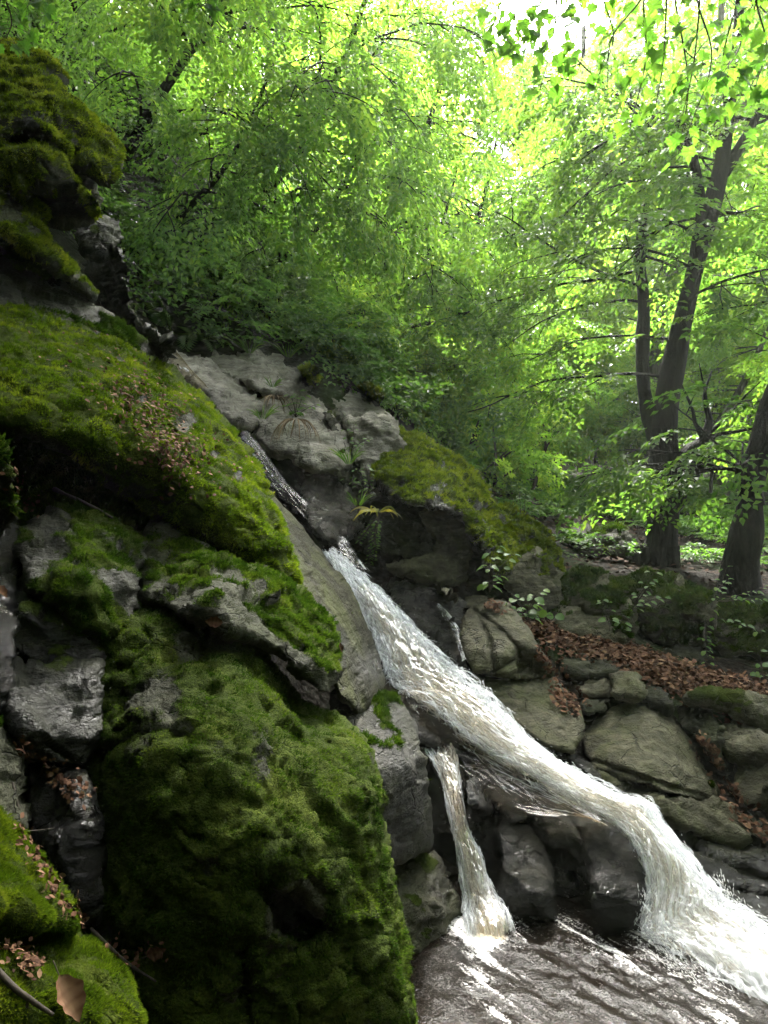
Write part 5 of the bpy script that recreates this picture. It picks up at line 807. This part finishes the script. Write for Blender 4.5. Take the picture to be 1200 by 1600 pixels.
def fern(label, base, n, L, seed):
    rs = np.random.RandomState(seed); base = np.asarray(base, float); V, T, tn, k = [], [], [], 0
    for i in range(n):
        a = rs.uniform(0, 6.28); P = curve(base, nrm(np.array([math.cos(a)*.8+.2, math.sin(a)*.6-.3, .9])), L*rs.uniform(.7, 1.1), .2, 18, rs, .03); tg = nrm(np.gradient(P, axis=0)); sd = nrm(np.cross(tg, [0, 0, 1.]))
        for j in range(1, 19):
            l = L*.28*math.sin(math.pi*min(1, (j+2)/20.5))**.8
            for s in (1, -1):
                d = nrm(sd[j]*s+tg[j]*.45+np.array([0, 0, -.15])); w_ = tg[j]*L*.022; V += [P[j]-w_, P[j]+d*l*.5-w_*.9, P[j]+d*l, P[j]+d*l*.5+w_*1.1]; T += [(k, k+1, k+2), (k, k+2, k+3)]; k += 4
        tn.append(np.full(18*2*4, np.clip(rs.normal(.5, .2), 0, 1)))
    ob = mk('fern', np.array(V), [np.array(T)], M['herb'], origin=base, attrs={'tint': np.concatenate(tn)}, smooth=False); tag(ob, label, 'fern', 'ferns above the pale rocks')
for i, (lb, x, y, Y, L) in enumerate([('fern at the left end of the fringe, over the glossy tip stone', 275, 545, 9.0, .5), ('tallest fern of the fringe above the pale slab', 310, 540, 9.1, .6), ('fern in the middle of the fringe, above the first pale crest', 345, 545, 9.3, .5), ('fern at the right of the fringe near the yellow-mossed stone', 440, 555, 9.4, .45), ('fern hanging from the slope left of the fringe', 235, 500, 9.2, .55)]):
    fern(lb, pt(x, y, Y), 9, L, 40+i)
# dead leaves
def litter(P, N, S, rs, curl=.35):
    n = len(P); a = nrm(rs.normal(size=(n, 3))); d = nrm(a-(a*N).sum(1, keepdims=True)*N); N = nrm(N+rs.normal(0, curl, (n, 3))); s = nrm(np.cross(N, d)); d = np.cross(s, N); S = S[:, None]; w = S*rs.uniform(.22, .34, (n, 1)); c = S*rs.uniform(-.1, .22, (n, 1))
    V = np.stack([P-d*S*.5, P-d*S*.15+s*w+N*c, P+d*S*.2+s*w*.85+N*c, P+d*S*.5+N*c*.6, P+d*S*.2-s*w*.85+N*c, P-d*S*.15-s*w+N*c], 1).reshape(-1, 3)
    i = np.arange(n)[:, None]*6; T = np.concatenate([i+np.array([[0, 1, 5]]), i+np.array([[1, 2, 5]]), i+np.array([[2, 4, 5]]), i+np.array([[2, 3, 4]])]); tn = np.repeat(np.clip(rs.normal(.5, .24, n), 0, 1), 6); return V, T, tn
rs = np.random.RandomState(300)
A = np.array([(838,968),(870,990),(920,1008),(975,1030),(1030,1050),(1090,1070),(1150,1085),(1240,1100)], float); n = 9500; f = rs.rand(n)*(len(A)-1); i0 = np.minimum(f.astype(int), len(A)-2); c = A[i0]+(A[i0+1]-A[i0])*(f-i0)[:, None]
Y = np.interp(c[:, 0], [838, 1000, 1240], [6.6, 6.2, 5.8]); b = W(c[:, 0], c[:, 1], Y); x = b[:, 0]+rs.normal(0, .16, n); y = b[:, 1]+rs.normal(0, .17, n); z = TZ(x, y)
keep = seg_dist(np.column_stack([x, y]), np.array([(1.25,6.6),(1.97,6.2)]), np.array([(1.97,6.2),(3.1,5.75)]))[0] < .33+.07*rs.normal(size=n); x, y, z = x[keep], y[keep], z[keep]
zb = np.max([.05*fbm(np.column_stack([x, y, 0*x]), 1.1, 5, 2), 0*x-.02], 0); P = np.column_stack([x, y, z+zb+.02+.05*rs.rand(len(x))])
V, T, tn = litter(P, np.tile([0, -.1, 1.], (len(P), 1)), rs.uniform(.028, .062, len(P)), rs, .5); tag(mk('leaf_litter', V, [T], M['litter'], attrs={'tint': tn}, smooth=False), kind='stuff')
n = 2200; x = rs.uniform(1.2, 7, n); y = rs.uniform(7.8, 14, n); P = np.column_stack([x, y, TZ(x, y)+.05+.03*rs.rand(n)]); V, T, tn = litter(P, np.tile([0, 0, 1.], (n, 1)), rs.uniform(.05, .09, n), rs); tag(mk('forest_leaf_litter', V, [T], M['litter'], attrs={'tint': tn*.3}, smooth=False), kind='stuff')
def on_line(L, n, spread, S, name, key=None, tm=1.):
    L = np.array(L, float); P, N = [], []
    for _ in range(n):
        f = rs.rand()*(len(L)-1); i = min(int(f), len(L)-2); q = L[i]+(L[i+1]-L[i])*(f-i)+rs.normal(0, spread, 2); p, nn = surf(key, *q); P.append(p+nn*.012+np.array([0, -.01, 0])); N.append(nn)
    V, T, tn = litter(np.array(P), np.array(N), rs.uniform(S*.5, S*1.2, n), rs, .4); return tag(mk(name, V, [T], M['litter'], attrs={'tint': np.clip(tn*tm, 0, 1)}, smooth=False), kind='stuff')
on_line([(40,1160),(75,1195),(105,1220),(140,1235)], 150, 9, .020, 'crack_leaf_litter'); on_line([(30,1290),(60,1340),(95,1400),(140,1440)], 190, 8, .018, 'crack_leaf_litter'); on_line([(0,1470),(40,1490),(60,1510)], 110, 9, .015, 'crack_leaf_litter'); on_line([(150,1450),(200,1490),(250,1480)], 60, 9, .018, 'crack_leaf_litter'); on_line([(20,740),(45,780),(60,800)], 50, 8, .022, 'crack_leaf_litter')
on_line([(195,600),(235,640),(270,680),(295,720)], 800, 24, .022, 'needle_litter', 'sloping moss slab', 1.0); on_line([(100,520),(250,640),(380,740)], 260, 32, .020, 'needle_litter', 'sloping moss slab', 1.0)
on_line([(850,1010),(880,1080),(900,1100)], 260, 8, .05, 'bank_leaf_litter'); on_line([(1085,1150),(1120,1200),(1150,1260),(1200,1300)], 240, 7, .05, 'bank_leaf_litter'); on_line([(760,938),(790,945)], 60, 6, .05, 'bank_leaf_litter')
def deadleaf(label, x, y, S, tilt, seed, key=None, tone=.8):
    rs_ = np.random.RandomState(seed); p, nn = surf(key, x, y); nn = nrm(nn+np.array([0, -.6, .3])); d = nrm(np.array([tilt[0], -.1, tilt[1]])); sd = nrm(np.cross(nn, d)); nn = np.cross(d, sd); p = p+nn*.02; u, v = np.meshgrid(np.linspace(0, 1, 15), np.linspace(-1, 1, 9), indexing='ij'); w_ = np.sin(np.pi*u**.8)*.30*S*(1+.12*np.sin(u*22)); V = p+d*((u-.5)*S)[..., None]+sd*(v*w_)[..., None]+nn*(S*(.16*v*v*np.sin(np.pi*u)-.05*np.abs(np.sin(v*6+u*9))*.6+.1*(u-.5)**2))[..., None]
    I = np.arange(135).reshape(15, 9); f = np.stack([I[:-1, :-1], I[:-1, 1:], I[1:, 1:], I[1:, :-1]], -1).reshape(-1, 4); ob = mk('dead_leaf', V.reshape(-1, 3), [f], M['litter'], origin=p, attrs={'tint': np.clip(tone-.25*np.abs(v.ravel())+.1*np.sin(u.ravel()*30), 0, 1)})
    mb = MB(); mb.tube(np.array([p-d*S*.5, p-d*S*.8+nn*.01*S]), .0012, 4); mb.build('leaf_stalk', M['twig'], parent=ob, origin=p); return tag(ob, label, 'leaf', 'single dead leaves on the moss')
deadleaf('big pinkish-brown dead leaf lying on the rock in the bottom left corner', 105, 1560, .085, (.45, -.9), 1, None, .95); deadleaf('single curled brown leaf on the mossy ledge nose', 340, 975, .055, (-.9, .1), 2, None, .55); deadleaf('orange dead leaf on the trickle at the left edge', 4, 925, .06, (.7, -.6), 3, None, .8); deadleaf('curled brown leaf caught beside the crack of the mossy face', 245, 1487, .05, (.9, .4), 4, None, .5); deadleaf('small brown leaf on the edge of the smooth olive slab', 532, 1012, .035, (.2, -.9), 5, None, .4)
def stick(label, pts, r, seed, lift=.01):
    P = []
    for (x, y) in pts: p, nn = surf(None, x, y); P.append(p+np.array([0, -.03, lift]))
    mb = MB(); P = catmull(P, 24); rs_ = np.random.RandomState(seed); mb.tube(P, np.linspace(r, r*.55, 24), 7, .5, seed); mb.tube(curve(P[14], nrm(P[15]-P[14]+rs_.normal(0, .5, 3)), .07, 0, 4, rs_), np.linspace(r*.5, r*.2, 5), 5); ob = mb.build('twig', M['twig'], origin=P[0]); return tag(ob, label, 'twig')
stick('bare grey twig in the hollow under the moss slab', [(98,768),(140,785),(183,805)], .008, 1); stick('dark twig crossing the bottom left rock to the dead leaf', [(-10,1478),(35,1525),(70,1552),(100,1572)], .006, 2); stick('thin dark twig in the leaf-filled crack', [(35,1225),(48,1280),(58,1330)], .004, 3); stick('short grey twig lying by the curled leaf on the mossy face', [(150,1440),(200,1490),(252,1522)], .005, 4)
# unseen trees added around and over the camera to shade the foreground
for i, (lb, x, y, H, s) in enumerate([('unseen tree added on the slope left of the camera to shade the mossy face', -5.5, -1.5, 9, 3.2), ('unseen shade tree added behind the camera on the left bank', -2.2, -5, 9, 3.4), ('unseen shade tree added behind the camera on the right bank', 3.2, -4.5, 9, 3.4), ('unseen shade tree added to the right of the camera', 6.5, -.5, 8, 2.8)]):
    rs = np.random.RandomState(i+400); cl = []
    for k in range(16):
        h = H*rs.uniform(.2, .95); cl.append((rs.uniform(-1, 1)*s*.8, rs.uniform(-1, .8)*s*.7, h, s*rs.uniform(.3, .5), s*rs.uniform(.3, .5), s*rs.uniform(.18, .3)))
    if i == 0: cl += [(3.6, 2.6, 6.8, 1.6, 1.5, .7), (4.6, 3.4, 6.6, 1.5, 1.3, .6), (2.4, 3.2, 7.2, 1.6, 1.4, .7), (5.6, 2.0, 7.4, 1.6, 1.4, .7), (3.2, 4.3, 6.4, 1.3, 1.1, .5)]  # extra overhead clumps, added to shade the near left rocks
    NL += blobtree('added_shade_tree', lb, 'unseen trees added for shade', (x, y, on(x, y)), H, .2, cl, 75, .17, .12, 1., mat='leafB', bark='bark', seed=i+60)
rs = np.random.RandomState(430); cl = [(rs.uniform(2.6, 6.3), rs.uniform(-1.2, 2.2), rs.uniform(2.6, 5.0), rs.uniform(.9, 1.4), rs.uniform(.9, 1.3), rs.uniform(.4, .7)) for _ in range(20)]  # added tree above the frame, clumps placed to keep direct sun off the foreground
NL += blobtree('added_shade_tree', 'unseen tree added high on the left slope, its limbs placed to block the sun', 'unseen trees added for shade', (-6.2, 7.6, on(-6.2, 7.6)), 5.0, .22, cl, 60, .13, .09, .8, mat='leafB', bark='bark', seed=77, lean=(1.8, 0))
rs = np.random.RandomState(450); P, X = [], []  # unseen ring of foliage added to block low sky light behind the camera
for k in range(95):
    a = rs.uniform(math.radians(95), math.radians(330)) if k < 80 else rs.uniform(math.radians(-20), math.radians(30)); r = rs.uniform(13, 19); x, y = math.sin(a)*0+r*math.cos(a-math.pi/2+math.pi/2), r*math.sin(a)
    if y > 4 and x < 9: continue
    H = rs.uniform(1, 11); m = 80; u = nrm(rs.normal(size=(m, 3)))*rs.uniform(.4, 1, (m, 1)); P.append(np.array([x, y, on(x, y)+H])+u*np.array([2.4, 2.4, 1.5])); X.append(nrm(u+np.array([0, 0, -.3])))
P = np.vstack(P); X = np.vstack(X); V, tn = leaves(P, X, nrm(np.array([0, 0, 1.])+rs.normal(0, .5, (len(P), 3))), rs.uniform(1.2, 2, len(P)), .3, .22, rs)
tag(mk('added_shade_woods', V, [leaf_faces(len(V)//4)], M['leafB'], attrs={'tint': tn}, smooth=False), kind='stuff')
# ---------------------------------------------------------------- camera, light
cam = bpy.data.objects.new('camera', bpy.data.cameras.new('camera')); C.objects.link(cam); cam.location = (0, 0, 0); cam.rotation_euler = (math.radians(90), 0, 0)
cam.data.sensor_fit = 'VERTICAL'; cam.data.sensor_height = 24; cam.data.lens = 24*F_/1600; cam.data.clip_start = .05; cam.data.clip_end = 500
sc = bpy.context.scene; sc.camera = cam
EL, AZ = math.radians(50), math.radians(6)      # sun ahead of the camera, a little to the right, behind the leaves
w = bpy.data.worlds.new('World'); sc.world = w; w.use_nodes = True; nt = w.node_tree; nt.nodes.clear()
sky = nt.nodes.new('ShaderNodeTexSky'); sky.sky_type = 'NISHITA'; sky.sun_disc = False; sky.sun_elevation = EL; sky.sun_rotation = AZ; sky.dust_density = 6; sky.air_density = 1.; sky.ozone_density = 1.
hs = nt.nodes.new('ShaderNodeHueSaturation'); hs.inputs['Saturation'].default_value = .35
bg = nt.nodes.new('ShaderNodeBackground'); bg.inputs[1].default_value = .15; out = nt.nodes.new('ShaderNodeOutputWorld')
nt.links.new(sky.outputs[0], hs.inputs['Color']); nt.links.new(hs.outputs[0], bg.inputs[0]); nt.links.new(bg.outputs[0], out.inputs[0])
sl = bpy.data.lights.new('sun', 'SUN'); sl.energy = 5.0; sl.angle = math.radians(10); sl.color = (1, .97, .91); so = bpy.data.objects.new('sun', sl); C.objects.link(so)
from mathutils import Vector
so.rotation_euler = Vector((math.sin(AZ)*math.cos(EL), math.cos(AZ)*math.cos(EL), math.sin(EL))).to_track_quat('Z', 'Y').to_euler()
sc.view_settings.view_transform = 'Standard'; sc.view_settings.look = 'None'; sc.view_settings.exposure = 3.2; sc.view_settings.gamma = 1
sc.render.engine = 'CYCLES'; cy = sc.cycles; cy.max_bounces = 10; cy.diffuse_bounces = 7; cy.glossy_bounces = 3; cy.transmission_bounces = 8; cy.transparent_max_bounces = 24
cy.use_denoising = True; cy.use_adaptive_sampling = True; cy.adaptive_threshold = .02; cy.caustics_reflective = False; cy.caustics_refractive = False; cy.sample_clamp_indirect = 6
x0, x1, y0, y1, z0, z1 = -60., 60., -30., 75., -6., 45.
z0 = float(gz.min())-1.
HV = [(x, y, z) for z in (z0, z1) for y in (y0, y1) for x in (x0, x1)]
t = NT('haze'); t.t.links.new(t.n('VolumePrincipled', {'Color': (.9, .97, .85), 'Density': .0008, 'Anisotropy': .5}).outputs[0], t.out.inputs['Volume'])
tag(mk('haze', HV, [[(0,1,3,2)[::-1], (4,5,7,6), (0,1,5,4), (2,3,7,6)[::-1], (0,2,6,4)[::-1], (1,3,7,5)]], t.m, smooth=False), kind='stuff')
cy.volume_bounces = 1
print('leaves', NL, 'objects', len(bpy.data.objects))
